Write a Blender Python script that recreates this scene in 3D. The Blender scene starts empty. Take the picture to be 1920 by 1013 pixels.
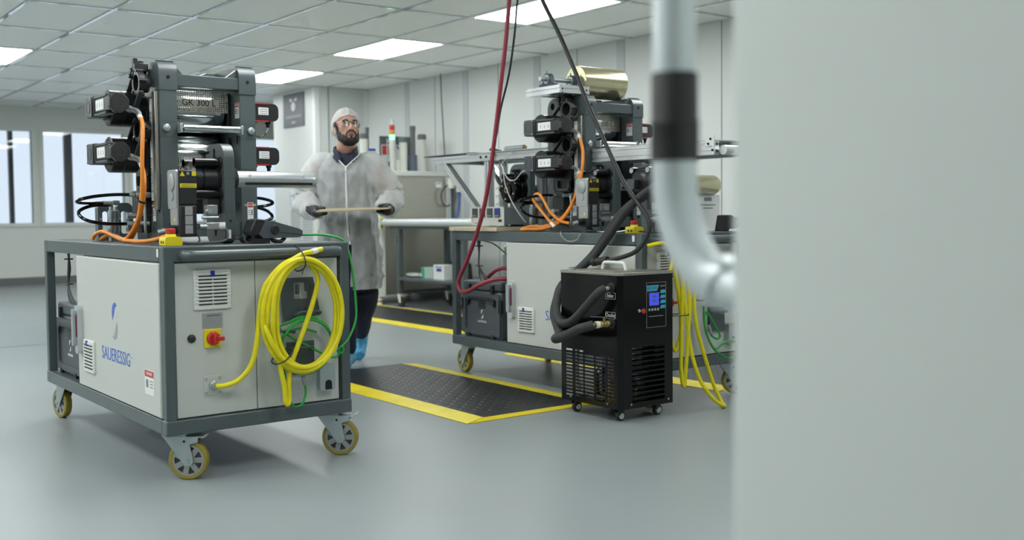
import bpy, bmesh, math, random
from mathutils import Vector, Matrix, noise
from mathutils.geometry import tessellate_polygon
random.seed(7)
PI = math.pi
S = bpy.context.scene
COL = S.collection

# ------------------------------------------------------------------ camera
CEIL = 2.569
cam = bpy.data.cameras.new('camera'); camo = bpy.data.objects.new('camera', cam); COL.objects.link(camo)
yaw, pitch, roll = math.radians(36.8846), math.radians(2.69917), math.radians(-.53709)
c_, s_ = math.cos(yaw), math.sin(yaw)
Rv = Vector((c_, -s_, 0)); Fv = Vector((s_, c_, 0)); Uv = Vector((0, 0, 1))
F2 = Fv*math.cos(pitch) - Uv*math.sin(pitch); U2 = Uv*math.cos(pitch) + Fv*math.sin(pitch)
R3 = Rv*math.cos(roll) + U2*math.sin(roll); U3 = U2*math.cos(roll) - Rv*math.sin(roll)
mw = Matrix((R3, U3, -F2)).transposed().to_4x4(); mw.translation = (0, 0, 1.0)
camo.matrix_world = mw
cam.sensor_width = 36; cam.lens = 1985.94/1920*36
cam.shift_y = -17/1920
cam.clip_start = .05
cam.dof.use_dof = True; cam.dof.focus_distance = 4.6; cam.dof.aperture_fstop = 2.5
S.camera = camo

# ------------------------------------------------------------------ world and exposure
W = bpy.data.worlds.new('world'); S.world = W; W.use_nodes = True
bg = W.node_tree.nodes['Background']; bg.inputs[0].default_value = (.80, .88, 1, 1); bg.inputs[1].default_value = 1.05
S.view_settings.view_transform = 'Standard'; S.view_settings.look = 'None'
S.view_settings.gamma = 1; S.view_settings.use_curve_mapping = False
S.view_settings.exposure = 0.04
LAMP = 15.5          # strength of the ceiling panels
LAMP_COL = (.975, 1, .985)

# ------------------------------------------------------------------ materials
def lin(c):
    c = c/255
    return c/12.92 if c <= .04045 else ((c+.055)/1.055)**2.4
def rgb(r, g, b): return (lin(r), lin(g), lin(b), 1)
MATS = {}
def mat(name, col, rough=.5, metal=0, spec=.5, var=0, scale=8, bump=0, bscale=60, stretch=None, coat=0):
    m = bpy.data.materials.new(name); m.use_nodes = True
    nt = m.node_tree; b = nt.nodes['Principled BSDF']
    c = rgb(*col)
    b.inputs['Base Color'].default_value = c
    b.inputs['Roughness'].default_value = rough; b.inputs['Metallic'].default_value = metal
    b.inputs['Specular IOR Level'].default_value = spec
    if coat: b.inputs['Coat Weight'].default_value = coat; b.inputs['Coat Roughness'].default_value = .12
    if var or bump:
        tc = nt.nodes.new('ShaderNodeTexCoord'); mp = nt.nodes.new('ShaderNodeMapping')
        nt.links.new(tc.outputs['Object'], mp.inputs[0])
        if stretch: mp.inputs['Scale'].default_value = stretch
    if var:
        n = nt.nodes.new('ShaderNodeTexNoise'); n.inputs['Scale'].default_value = scale; n.inputs['Detail'].default_value = 5
        nt.links.new(mp.outputs[0], n.inputs['Vector'])
        r = nt.nodes.new('ShaderNodeValToRGB')
        r.color_ramp.elements[0].position = .3; r.color_ramp.elements[1].position = .7
        r.color_ramp.elements[0].color = tuple(x*(1-var) for x in c[:3])+(1,)
        r.color_ramp.elements[1].color = tuple(min(1, x*(1+var)) for x in c[:3])+(1,)
        nt.links.new(n.outputs['Fac'], r.inputs[0]); nt.links.new(r.outputs[0], b.inputs['Base Color'])
    if bump:
        n2 = nt.nodes.new('ShaderNodeTexNoise'); n2.inputs['Scale'].default_value = bscale; n2.inputs['Detail'].default_value = 3
        nt.links.new(mp.outputs[0], n2.inputs['Vector'])
        bp = nt.nodes.new('ShaderNodeBump'); bp.inputs['Strength'].default_value = bump; bp.inputs['Distance'].default_value = .002
        nt.links.new(n2.outputs['Fac'], bp.inputs['Height']); nt.links.new(bp.outputs[0], b.inputs['Normal'])
    MATS[name] = m
    return m
def emis(name, col, strength):
    m = bpy.data.materials.new(name); m.use_nodes = True
    b = m.node_tree.nodes['Principled BSDF']
    b.inputs['Base Color'].default_value = (col[0]*.5, col[1]*.5, col[2]*.5, 1)
    b.inputs['Emission Color'].default_value = (*col, 1); b.inputs['Emission Strength'].default_value = strength
    return m
def sheer(name, col, alpha, rough=.6, trans=.3):
    m = bpy.data.materials.new(name); m.use_nodes = True; nt = m.node_tree
    nt.nodes.remove(nt.nodes['Principled BSDF']); out = nt.nodes['Material Output']
    d = nt.nodes.new('ShaderNodeBsdfDiffuse'); d.inputs[0].default_value = rgb(*col)
    t = nt.nodes.new('ShaderNodeBsdfTranslucent'); t.inputs[0].default_value = rgb(*col)
    g = nt.nodes.new('ShaderNodeBsdfTransparent')
    a = nt.nodes.new('ShaderNodeMixShader'); a.inputs[0].default_value = trans
    nt.links.new(d.outputs[0], a.inputs[1]); nt.links.new(t.outputs[0], a.inputs[2])
    e = nt.nodes.new('ShaderNodeMixShader')
    tc = nt.nodes.new('ShaderNodeTexCoord'); n = nt.nodes.new('ShaderNodeTexNoise'); n.inputs['Scale'].default_value = 14
    nt.links.new(tc.outputs['Object'], n.inputs['Vector'])
    mr = nt.nodes.new('ShaderNodeMapRange'); mr.inputs['To Min'].default_value = alpha*.7; mr.inputs['To Max'].default_value = alpha*1.3
    nt.links.new(n.outputs['Fac'], mr.inputs[0]); nt.links.new(mr.outputs[0], e.inputs[0])
    nt.links.new(a.outputs[0], e.inputs[1]); nt.links.new(g.outputs[0], e.inputs[2])
    nt.links.new(e.outputs[0], out.inputs[0])
    return m
def glass(name, tint=(.93, .96, .97), gloss=.06):
    m = bpy.data.materials.new(name); m.use_nodes = True; nt = m.node_tree
    nt.nodes.remove(nt.nodes['Principled BSDF']); out = nt.nodes['Material Output']
    g = nt.nodes.new('ShaderNodeBsdfTransparent'); g.inputs[0].default_value = (*tint, 1)
    s = nt.nodes.new('ShaderNodeBsdfGlossy'); s.inputs['Roughness'].default_value = .02
    f = nt.nodes.new('ShaderNodeFresnel'); f.inputs[0].default_value = 1.45
    x = nt.nodes.new('ShaderNodeMixShader')
    nt.links.new(f.outputs[0], x.inputs[0]); nt.links.new(g.outputs[0], x.inputs[1]); nt.links.new(s.outputs[0], x.inputs[2])
    nt.links.new(x.outputs[0], out.inputs[0])
    return m

M_floor = mat('epoxy floor', (136, 144, 145), .34, spec=.35, var=.05, scale=1.2, bump=.04, bscale=9)
M_wall = mat('wall panel white', (208, 212, 210), .38, var=.01, scale=1)
M_wallb = mat('wall painted', (216, 220, 216), .55)
M_strip = mat('wall batten', (184, 191, 192), .35)
M_base = mat('rubber baseboard', (104, 108, 108), .5)
M_tile = mat('ceiling tile', (248, 250, 246), .42, var=.02, scale=30, bump=.05, bscale=200)
M_tbar = mat('grid bar white gloss', (222, 226, 228), .06, metal=.5, spec=1.0)
M_lampframe = mat('lamp frame', (225, 228, 226), .4)
M_lamp = emis('lamp diffuser', LAMP_COL, LAMP)
M_glass = glass('window glass')
M_clear = glass('clear plastic')
M_paint = mat('grey machine paint', (78, 88, 90), .33, spec=.5, var=.04, scale=6)
M_paintd = mat('dark grey paint', (68, 77, 79), .36, var=.04, scale=6)
M_door = mat('light grey powder coat', (190, 194, 189), .42, bump=.05, bscale=400)
M_black = mat('black plastic', (33, 34, 36), .42, bump=.04, bscale=150)
M_blackg = mat('black gloss paint', (10, 10, 11), .14, spec=.32)
M_rubber = mat('black rubber', (30, 31, 32), .55)
M_foam = mat('foam pipe insulation', (46, 47, 48), .75, var=.12, scale=20)
M_case = mat('dark grey case plastic', (74, 80, 85), .48, bump=.05, bscale=250)
M_motor = mat('black anodised', (38, 39, 41), .34, metal=.25, var=.1, scale=10)
M_motorg = mat('cast motor grey', (74, 77, 80), .4, metal=.3)
M_cast = mat('bare cast aluminium', (165, 168, 168), .4, metal=.7)
M_chrome = mat('chrome roll', (208, 212, 214), .12, metal=1)
M_alu = mat('anodised aluminium', (206, 210, 212), .32, metal=.75)
M_alud = mat('extrusion slot', (112, 117, 120), .4, metal=.5)
M_steel = mat('zinc plated steel', (176, 186, 188), .34, metal=.7, var=.08, scale=14)
M_stain = mat('brushed stainless', (172, 170, 160), .36, metal=.85, var=.06, scale=5, stretch=(1, 1, 30))
M_perf = mat('perforated stainless', (188, 186, 176), .3, metal=.8)
M_yellow = mat('yellow cable sheath', (222, 210, 14), .42, var=.05, scale=30)
M_green = mat('green cable sheath', (26, 148, 54), .4)
M_orange = mat('orange cable sheath', (226, 138, 42), .45, var=.05, scale=25)
M_red = mat('red plastic', (190, 45, 38), .4)
M_redhose = mat('red rubber hose', (142, 48, 62), .4, var=.06, scale=20)
M_yel = mat('yellow plastic', (226, 208, 22), .4)
M_tire = mat('yellow polyurethane tyre', (140, 128, 48), .5, var=.1, scale=20)
M_label = mat('white label', (225, 227, 226), .5)
M_grey = mat('grey print', (120, 124, 126), .5)
M_blue = mat('blue print', (72, 104, 190), .5)
M_bluedk = mat('dark blue badge', (34, 52, 150), .4)
M_silver = mat('silver print', (152, 156, 158), .4)
M_textdk = mat('dark print', (42, 44, 48), .5)
M_vent = mat('vent plastic', (214, 217, 213), .45)
M_slot = mat('dark opening', (18, 19, 20), .8)
M_matblk = mat('black anti fatigue mat', (31, 33, 35), .40, spec=.35, var=.08, scale=5)
M_matyel = mat('yellow mat edge', (218, 200, 26), .45, var=.1, scale=6)
M_galv = mat('galvanised pipe', (200, 209, 211), .36, metal=.3, var=.08, scale=9)
M_encl = mat('white enclosure gloss', (218, 224, 221), .20, spec=.35)
M_gold = mat('gold film', (196, 190, 156), .17, metal=.75)
M_film = mat('clear film roll', (196, 200, 196), .2, metal=.4)
M_wood = mat('plywood', (196, 184, 160), .6, var=.1, scale=5, stretch=(1, 12, 1))
M_bench = mat('bench laminate', (190, 196, 197), .35)
M_bearing = mat('blue cast bearing', (48, 64, 84), .45)
M_skin = mat('skin', (196, 152, 134), .5, var=.05, scale=25)
M_lip = mat('lips', (160, 104, 96), .45)
M_hair = mat('dark hair', (34, 28, 26), .7, var=.3, scale=90, bump=.6, bscale=300)
M_navy = mat('navy cotton', (32, 36, 58), .8, var=.08, scale=40)
M_glove = mat('black nitrile', (34, 35, 37), .45)
M_bluecover = mat('blue shoe cover', (70, 158, 200), .5, var=.1, scale=20)
M_board = mat('tan board', (172, 158, 124), .55)
M_coat = sheer('white nonwoven coat', (220, 224, 224), .40, trans=.25)
M_net = sheer('white hair net', (232, 234, 234), .34)
M_poster = mat('grey poster', (92, 97, 104), .5)
M_eye = mat('eye white', (210, 208, 204), .3)
M_copper = mat('copper', (176, 104, 66), .35, metal=.9)
M_brass = mat('brass', (170, 150, 92), .35, metal=.9)
M_screen = emis('blue screen', (.06, .08, .85), .62)
M_monitor = emis('monitor screen', (.40, .50, .72), .45)
M_cyan = mat('cyan print', (56, 168, 200), .4)
M_greenlamp = emis('green lamp', (.25, 1, .55), 2.2)
M_redlamp = mat('red lens', (196, 60, 60), .3)
M_amber = mat('amber lens', (226, 150, 40), .3)
M_tubew = mat('white tube', (212, 214, 206), .5)
M_tubeg = mat('grey cap', (98, 103, 104), .5)
M_bluet = mat('blue grey tube', (88, 98, 116), .5)
M_teal = mat('green carton', (58, 158, 122), .5)
M_teall = mat('pale green carton', (168, 196, 182), .5)

# ------------------------------------------------------------------ mesh builder
def catmull(pts, k=6, closed=False):
    P = [Vector(p) for p in pts]; n = len(P); out = []
    rng = range(n if closed else n-1)
    for i in rng:
        if closed: a, b, c, d = P[(i-1) % n], P[i], P[(i+1) % n], P[(i+2) % n]
        else: a, b, c, d = P[max(i-1, 0)], P[i], P[i+1], P[min(i+2, n-1)]
        for j in range(k):
            t = j/k; t2 = t*t; t3 = t2*t
            out.append(.5*((2*b) + (c-a)*t + (2*a-5*b+4*c-d)*t2 + (3*b-a-3*c+d)*t3))
    if not closed: out.append(P[-1])
    return out
def frame_of(d):
    d = Vector(d).normalized()
    a = Vector((0, 0, 1)) if abs(d.z) < .9 else Vector((1, 0, 0))
    u = d.cross(a).normalized(); v = d.cross(u)
    return u, v
class MB:
    def __init__(s): s.v = []; s.f = []
    def add(s, vs, fs):
        o = len(s.v); s.v += [tuple(x) for x in vs]; s.f += [tuple(i+o for i in f) for f in fs]; return s
    def box(s, x0, x1, y0, y1, z0, z1):
        x0, x1 = sorted((x0, x1)); y0, y1 = sorted((y0, y1)); z0, z1 = sorted((z0, z1))
        vs = [(x, y, z) for z in (z0, z1) for x, y in ((x0, y0), (x1, y0), (x1, y1), (x0, y1))]
        return s.add(vs, [(3, 2, 1, 0), (4, 5, 6, 7), (0, 1, 5, 4), (1, 2, 6, 5), (2, 3, 7, 6), (3, 0, 4, 7)])
    def bar(s, p, q, w, h, up=(0, 0, 1)):   # a box from p to q
        p, q = Vector(p), Vector(q); d = (q-p).normalized(); a = Vector(up)
        if abs(d.dot(a)) > .95: a = Vector((1, 0, 0))
        u = d.cross(a).normalized()*w/2; v = u.cross(d).normalized()*h/2
        vs = [x+a_*u+b_*v for x in (p, q) for a_, b_ in ((-1, -1), (1, -1), (1, 1), (-1, 1))]
        return s.add(vs, [(3, 2, 1, 0), (4, 5, 6, 7), (0, 1, 5, 4), (1, 2, 6, 5), (2, 3, 7, 6), (3, 0, 4, 7)])
    def lathe(s, o, d, prof, n=24, cap=True):   # prof: [(radius, height along d)]
        o, d = Vector(o), Vector(d).normalized(); u, v = frame_of(d); vs = []; fs = []
        for r, h in prof:
            for i in range(n):
                a = 2*PI*i/n; vs.append(o+d*h+u*(r*math.cos(a))+v*(r*math.sin(a)))
        for k in range(len(prof)-1):
            for i in range(n):
                j = (i+1) % n; fs.append((k*n+i, k*n+j, (k+1)*n+j, (k+1)*n+i))
        if cap:
            fs.append(tuple(reversed(range(n)))); m = (len(prof)-1)*n; fs.append(tuple(range(m, m+n)))
        return s.add(vs, fs)
    def cyl(s, p, q, r, n=20, r2=None):
        p, q = Vector(p), Vector(q); L = (q-p).length
        return s.lathe(p, q-p, [(r, 0), (r if r2 is None else r2, L)], n)
    def ring(s, p, q, ro, ri, n=28):
        p, q = Vector(p), Vector(q); L = (q-p).length
        return s.lathe(p, q-p, [(ri, 0), (ro, 0), (ro, L), (ri, L), (ri, 0)], n, False)
    def tube(s, pts, r, n=8, k=5, closed=False, smooth=True):
        P = catmull(pts, k, closed) if smooth else [Vector(p) for p in pts]
        m = len(P); vs = []; fs = []; u = None
        for i, p in enumerate(P):
            t = (P[(i+1) % m]-P[i-1]) if closed else (P[min(i+1, m-1)]-P[max(i-1, 0)])
            if t.length < 1e-9: t = Vector((0, 0, 1))
            t.normalize()
            if u is None: u, _ = frame_of(t)
            u = (u-t*u.dot(t))
            u = u.normalized() if u.length > 1e-6 else frame_of(t)[0]
            w = t.cross(u); rr = r(i/(m-1)) if callable(r) else r
            vs += [p+u*(rr*math.cos(2*PI*j/n))+w*(rr*math.sin(2*PI*j/n)) for j in range(n)]
        for i in range(m if closed else m-1):
            a, b = i*n, ((i+1) % m)*n
            for j in range(n): fs.append((a+j, a+(j+1) % n, b+(j+1) % n, b+j))
        if not closed: fs += [tuple(reversed(range(n))), tuple(range((m-1)*n, m*n))]
        return s.add(vs, fs)
    def prism(s, outline, axis, a0, a1, holes=()):
        loops = [list(outline)]+[list(h) for h in holes]
        def P(p, a): return {'x': (a, p[0], p[1]), 'y': (p[0], a, p[1]), 'z': (p[0], p[1], a)}[axis]
        flat = [p for l in loops for p in l]
        tris = tessellate_polygon([[Vector((p[0], p[1], 0)) for p in l] for l in loops])
        N = len(flat); vs = [P(p, a0) for p in flat]+[P(p, a1) for p in flat]; fs = []
        for t in tris: fs += [tuple(t), tuple(N+i for i in reversed(t))]
        o = 0
        for l in loops:
            n = len(l)
            for i in range(n): fs.append((o+i, o+(i+1) % n, N+o+(i+1) % n, N+o+i))
            o += n
        return s.add(vs, fs)
    def ell(s, c, r, n=16, m=10, rot=None):
        c = Vector(c); vs = []; fs = []
        for i in range(m+1):
            t = PI*i/m
            for j in range(n):
                a = 2*PI*j/n
                v = Vector((r[0]*math.sin(t)*math.cos(a), r[1]*math.sin(t)*math.sin(a), r[2]*math.cos(t)))
                if rot: v = rot @ v
                vs.append(c+v)
        for i in range(m):
            for j in range(n):
                k = (j+1) % n; fs.append((i*n+j, (i+1)*n+j, (i+1)*n+k, i*n+k))
        return s.add(vs, fs)
    def loft(s, rings, cap=True):
        n = len(rings[0]); vs = [p for r in rings for p in r]; fs = []
        for i in range(len(rings)-1):
            for j in range(n): k = (j+1) % n; fs.append((i*n+j, i*n+k, (i+1)*n+k, (i+1)*n+j))
        if cap: fs += [tuple(reversed(range(n))), tuple(range((len(rings)-1)*n, len(rings)*n))]
        return s.add(vs, fs)
    def mesh(s, name, clean=True):
        me = bpy.data.meshes.new(name); me.from_pydata(s.v, [], s.f)
        bm = bmesh.new(); bm.from_mesh(me)
        if clean: bmesh.ops.remove_doubles(bm, verts=bm.verts, dist=1e-6)
        bmesh.ops.recalc_face_normals(bm, faces=bm.faces); bm.to_mesh(me); bm.free()
        return me
def link(name, me, m, parent=None, bevel=0, ang=35, seg=2):
    o = bpy.data.objects.new(name, me); COL.objects.link(o)
    if m is not None and not me.materials: me.materials.append(m)
    for p in me.polygons: p.use_smooth = True
    me.set_sharp_from_angle(angle=math.radians(ang))
    if parent: o.parent = parent
    if bevel:
        b = o.modifiers.new('bevel', 'BEVEL'); b.width = bevel; b.segments = seg; b.limit_method = 'ANGLE'; b.angle_limit = math.radians(40)
        b.harden_normals = False
    return o
def obj(name, mb, m, parent=None, bevel=0, ang=35, seg=2): return link(name, mb.mesh(name), m, parent, bevel, ang, seg)
def tag(o, label, cat, group=None):
    o['label'] = label; o['category'] = cat
    if group: o['group'] = group
    return o
def lab(o, label): o['label'] = label; return o
def thing(name, label, cat, loc=(0, 0, 0), rz=0, group=None):
    o = bpy.data.objects.new(name, None); COL.objects.link(o); o.empty_display_size = .1
    o.location = loc; o.rotation_euler = (0, 0, rz)
    return tag(o, label, cat, group)
def struct(name, mb, m, bevel=0):
    o = obj(name, mb, m, None, bevel); o['kind'] = 'structure'; return o
def rrect(x0, x1, y0, y1, r, k=6):
    if isinstance(r, (int, float)): r = (r,)*4     # corners: x0y0, x1y0, x1y1, x0y1
    out = []
    for (cx, cy, sx, sy, a0), rr in zip(((x0, y0, 1, 1, PI), (x1, y0, -1, 1, 1.5*PI), (x1, y1, -1, -1, 0), (x0, y1, 1, -1, .5*PI)), r):
        if rr <= 0: out.append((cx, cy)); continue
        for i in range(k+1):
            a = a0+.5*PI*i/k; out.append((cx+sx*rr+rr*math.cos(a), cy+sy*rr+rr*math.sin(a)))
    return out
def circ(x, y, r, n=20): return [(x+r*math.cos(2*PI*i/n), y+r*math.sin(2*PI*i/n)) for i in range(n)]
FRONT = ((1, 0, 0), (0, 0, 1), (0, -1, 0))     # text on a face that looks to -Y
SIDE = ((0, -1, 0), (0, 0, 1), (-1, 0, 0))     # text on a face that looks to -X
def text(body, size, m, parent, loc, axes=FRONT, name='lettering', wx=1, align='CENTER', ext=.0004):
    cu = bpy.data.curves.new('text', 'FONT'); cu.body = body; cu.size = size; cu.align_x = align; cu.align_y = 'CENTER'; cu.extrude = ext
    cu.resolution_u = 3
    t = bpy.data.objects.new('text', cu); COL.objects.link(t)
    bpy.context.view_layer.update()
    me = bpy.data.meshes.new_from_object(t.evaluated_get(bpy.context.evaluated_depsgraph_get()))
    bpy.data.objects.remove(t); bpy.data.curves.remove(cu)
    r, u, n = [Vector(a) for a in axes]
    mx = Matrix((r*wx, u, n)).transposed().to_4x4(); mx.translation = loc
    me.transform(mx); me.materials.clear()
    return link(name, me, m, parent)
def fuse(mb, voxel, smooth=4, sub=0):
    me = mb.mesh('fuse', False); o = bpy.data.objects.new('fuse', me); COL.objects.link(o)
    r = o.modifiers.new('r', 'REMESH'); r.mode = 'VOXEL'; r.voxel_size = voxel
    if smooth: k = o.modifiers.new('s', 'SMOOTH'); k.iterations = smooth; k.factor = .5
    bpy.context.view_layer.update()
    out = bpy.data.meshes.new_from_object(o.evaluated_get(bpy.context.evaluated_depsgraph_get()))
    bpy.data.objects.remove(o); bpy.data.meshes.remove(me)
    return out

# ================================================================== SETTING
XR, YW, YB, XB = 6.742, 16.4, 12.03, 5.992
fl = struct('floor', MB().box(-3.6, 8.6, -3.1, YW+.1, -.12, 0), M_floor)
struct('wall_right', MB().box(XR, XR+.1, -3.1, YB+.1, 0, CEIL+.2), M_wall)
wr = bpy.data.objects['wall_right']
for i, y in enumerate((11.07, 9.82, 8.53, 7.28, 4.7)):
    obj('wall_batten', MB().box(XR-.006, XR, y-.055, y+.055, 0.1, CEIL-.005), M_strip, wr, .002)
for y in (10.45, 9.2, 7.9, 6.05):
    obj('panel_joint', MB().box(XR-.002, XR, y-.004, y+.004, 0.1, CEIL-.005), M_alud, wr)
struct('wall_column', MB().box(XB, XR+.1, YB, 13.25, 0, CEIL+.2), M_wall)
wc = bpy.data.objects['wall_column']
obj('corner_trim', MB().box(XB-.008, XB+.06, YB-.008, YB, .1, CEIL-.005).box(XB-.008, XB, YB, YB+.06, .1, CEIL-.005), M_lampframe, wc, .002)
obj('corner_trim', MB().box(XR-.06, XR, YB-.008, YB, .1, CEIL-.005), M_lampframe, wc, .002)
obj('panel_joint', MB().box(XB+.18, XB+.19, YB-.003, YB, .1, CEIL-.005), M_alud, wc)
struct('wall_back', MB().box(XR, 8.6, 13.15, 13.25, 0, CEIL+.2), M_wallb)
struct('wall_side', MB().box(8.5, 8.6, 13.25, YW, 0, CEIL+.2), M_wallb)
struct('wall_left', MB().box(-3.6, -3.5, -3.1, YW+.1, 0, CEIL+.2), M_wallb)
struct('wall_rear', MB().box(-3.6, XR+.1, -3.1, -3.0, 0, CEIL+.2), M_wallb)
# window wall
wins = [(.05, 1.17), (1.30, 2.42), (2.55, 3.67), (3.83, 4.97), (5.10, 6.22), (6.35, 7.47)]
ZS, ZT = .89, 2.215
struct('wall_window', MB().prism([(-3.6, 0), (8.6, 0), (8.6, CEIL+.2), (-3.6, CEIL+.2)], 'y', YW, YW+.12,
       [[(a, ZS), (a, ZT), (b, ZT), (b, ZS)] for a, b in wins]), M_wallb)
for i, (a, b) in enumerate(wins):
    w = struct('window_%d' % (i+1), MB().prism([(a-.055, ZS-.055), (b+.055, ZS-.055), (b+.055, ZT+.055), (a-.055, ZT+.055)], 'y', YW-.02, YW+.04,
        [[(a, ZS), (a, ZT), (b, ZT), (b, ZS)]]), M_wallb, .004)
    obj('pane', MB().box(a, b, YW+.05, YW+.056, ZS, ZT), M_glass, w)
struct('baseboard_window', MB().box(-3.5, 8.5, YW-.015, YW, 0, .11), M_base)
struct('baseboard_right', MB().box(XR-.012, XR, -3, YB, 0, .1), M_base)
struct('baseboard_column', MB().box(XB-.012, XB, YB-.012, 13.25, 0, .1).box(XB, XR-.012, YB-.012, YB, 0, .1), M_base)
M_post = mat('dark outside post', (24, 27, 40), .5)
for k, (x, l) in enumerate(((3.52, 'thin dark post outside the leftmost visible window pane'), (4.33, 'wide dark post outside the second window from left'))):
    tag(obj('outside_post', MB().box(x-(.03 if k == 0 else .055), x+(.03 if k == 0 else .055), 17.0, 17.1, -.1, 2.9).box(x-.1, x+.1, 16.96, 17.14, -.12, -.1), M_post, None, .004), l, 'post')

# ceiling: slab, tees, tiles
struct('ceiling', MB().box(-3.6, 8.6, -3.1, YW+.12, CEIL+.03, CEIL+.2), M_tile)
ce = bpy.data.objects['ceiling']
GX = lambda q: 1.27355+.61*q
GY = lambda p: 7.13577+1.22*p
def in_view(x, y, m=.25):
    d = Vector((x, y, CEIL))-Vector((0, 0, 1)); f = d.dot(F2)
    if f < .5: return False
    return abs(d.dot(R3)/f) < .4834+m and -.3-m < d.dot(U3)/f < .2465+m
lights = [(6, -1), (6, 1), (6, 3), (1, 3), (6, 5), (1, -1), (6, -3), (1, -3), (6, -5), (1, -5), (-3, -5), (-3, -3), (-3, -1), (-3, 1), (-3, 3), (-3, 5), (-6, -4), (-6, -2), (-6, 0), (-6, 2), (-6, 4)]  # first four are seen; the rest are added, unseen, for more light
lit = set(lights)
for q in range(-7, 12):
    x = GX(q)
    if x < XR+.1: obj('grid_tee', MB().box(x-.012, x+.012, -3, YW if x < XB else YB, CEIL-.004, CEIL+.02), M_tbar, ce)
for p in range(-8, 8):
    y = GY(p)
    obj('grid_tee', MB().box(-3.5, XR if y < YB else 8.5, y-.012, y+.012, CEIL-.0045, CEIL+.02), M_tbar, ce)
tm = None
for q in range(-6, 10):
    for p in range(-8, 8):
        x, y = GX(q)+.305, GY(p)+.61
        if (q, p) in lit or not in_view(x, y): continue
        if y > YB-.3 and x > XB: continue
        x1 = min(x+.287, XR-.006)
        if x1 < x-.2: continue
        if x1 < x+.28:
            o = obj('ceiling_tile', MB().box(x-.287, x1, y-.592, y+.592, CEIL+.004, CEIL+.02), M_tile, ce)
            continue
        if tm is None:
            tm = MB().box(-.287, .287, -.592, .592, 0, .016).mesh('ceiling_tile'); tm.materials.append(M_tile)
        o = bpy.data.objects.new('ceiling_tile', tm); COL.objects.link(o); o.parent = ce; o.location = (x, y, CEIL+.004)
lt_labels = {(6, -1): 'lit ceiling panel nearest the camera, above the hanging hoses', (6, 1): 'lit ceiling panel in the middle of the ceiling above the person',
             (6, 3): 'lit ceiling panel just behind the top of the left press', (1, 3): 'lit ceiling panel at the left edge, above the windows'}
fm = MB().prism([(-.293, -.598), (.293, -.598), (.293, .598), (-.293, .598)], 'z', -.003, .02, [rrect(-.272, .272, -.577, .577, .004, 1)]).mesh('lamp_frame'); fm.materials.append(M_lampframe)
dm = MB().box(-.272, .272, -.577, .577, .004, .012).mesh('diffuser'); dm.materials.append(M_lamp)
for q, p in lights:
    t = thing('ceiling_light', lt_labels.get((q, p), 'ceiling panel light added outside the view to brighten the room'), 'light', (GX(q)+.305, GY(p)+.61, CEIL), 0, 'ceiling panel lights')
    for nm, me in (('lamp_frame', fm), ('diffuser', dm)):
        o = bpy.data.objects.new(nm, me); COL.objects.link(o); o.parent = t
for x, y, l in ((2.62, 9.05, 'round ceiling cover above the left press'), (5.8, 10.9, 'round ceiling cover beside the lit panel near the poster'), (6.2, 7.75, 'round ceiling cover near the hanging hoses')):
    tag(obj('sprinkler_cover', MB().lathe((x, y, CEIL+.004), (0, 0, -1), [(.045, 0), (.045, .004), (.035, .008)]), M_tile), l, 'sprinkler')

# poster, grille and monitor on the column
t = thing('wall_poster', 'grey sign with a white emblem hung on the white column', 'sign', (XB, 12.62, 2.32))
obj('board', MB().box(-.012, 0, -.30, .30, -.215, .215), M_poster, t, .002)
e = MB().prism(circ(0, .0, .055, 24), 'x', -.014, -.011)
obj('emblem', MB().prism(circ(.0, .045, .06, 24), 'x', -.0145, -.011).prism([(-.09, .16), (-.02, .13), (-.05, .11), (-.11, .12)], 'x', -.0145, -.011).prism([(.09, .16), (.02, .13), (.05, .11), (.11, .12)], 'x', -.0145, -.011), M_label, t)
text('INFUSION STATION', .05, M_label, t, (-.0135, 0, -.085), SIDE, wx=.95)
obj('small_print', MB().box(-.0135, -.012, -.05, .05, -.15, -.143).box(-.0135, -.012, -.06, .06, -.165, -.158), M_label, t)
t = thing('return_grille', 'white louvred air grille low on the white column', 'grille', (XB, 12.45, .78))
obj('grille_frame', MB().prism([(-.36, -.3), (.36, -.3), (.36, .3), (-.36, .3)], 'x', -.012, 0, [[(-.32, -.26), (-.32, .26), (-.015, .26), (-.015, -.26)], [(.015, -.26), (.015, .26), (.32, .26), (.32, -.26)]]), M_vent, t, .002)
for k in range(16):
    z = -.25+k*.033
    obj('louvre', MB().bar((-.003, -.32, z), (-.003, .32, z), .016, .003, (1, 0, .9)), M_vent, t)
obj('grille_back', MB().box(-.0015, -.0005, -.32, .32, -.26, .26), M_strip, t)
t = thing('wall_monitor', 'small lit screen on the column behind the silver tube', 'monitor', (XB, 12.6, 1.22))
obj('monitor_case', MB().box(-.03, 0, -.13, .13, -.11, .11), M_black, t, .004)
obj('screen', MB().box(-.032, -.0295, -.12, .12, -.07, .1), M_monitor, t)
obj('status_bar', MB().box(-.0325, -.0295, -.12, .12, -.1, -.073), M_teal, t)

M_tape = mat('blue floor line', (112, 128, 152), .35)
struct('trim_1', MB().box(-3.4, 4.4, 8.72, 8.765, .0004, .0012), M_tape)
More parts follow.
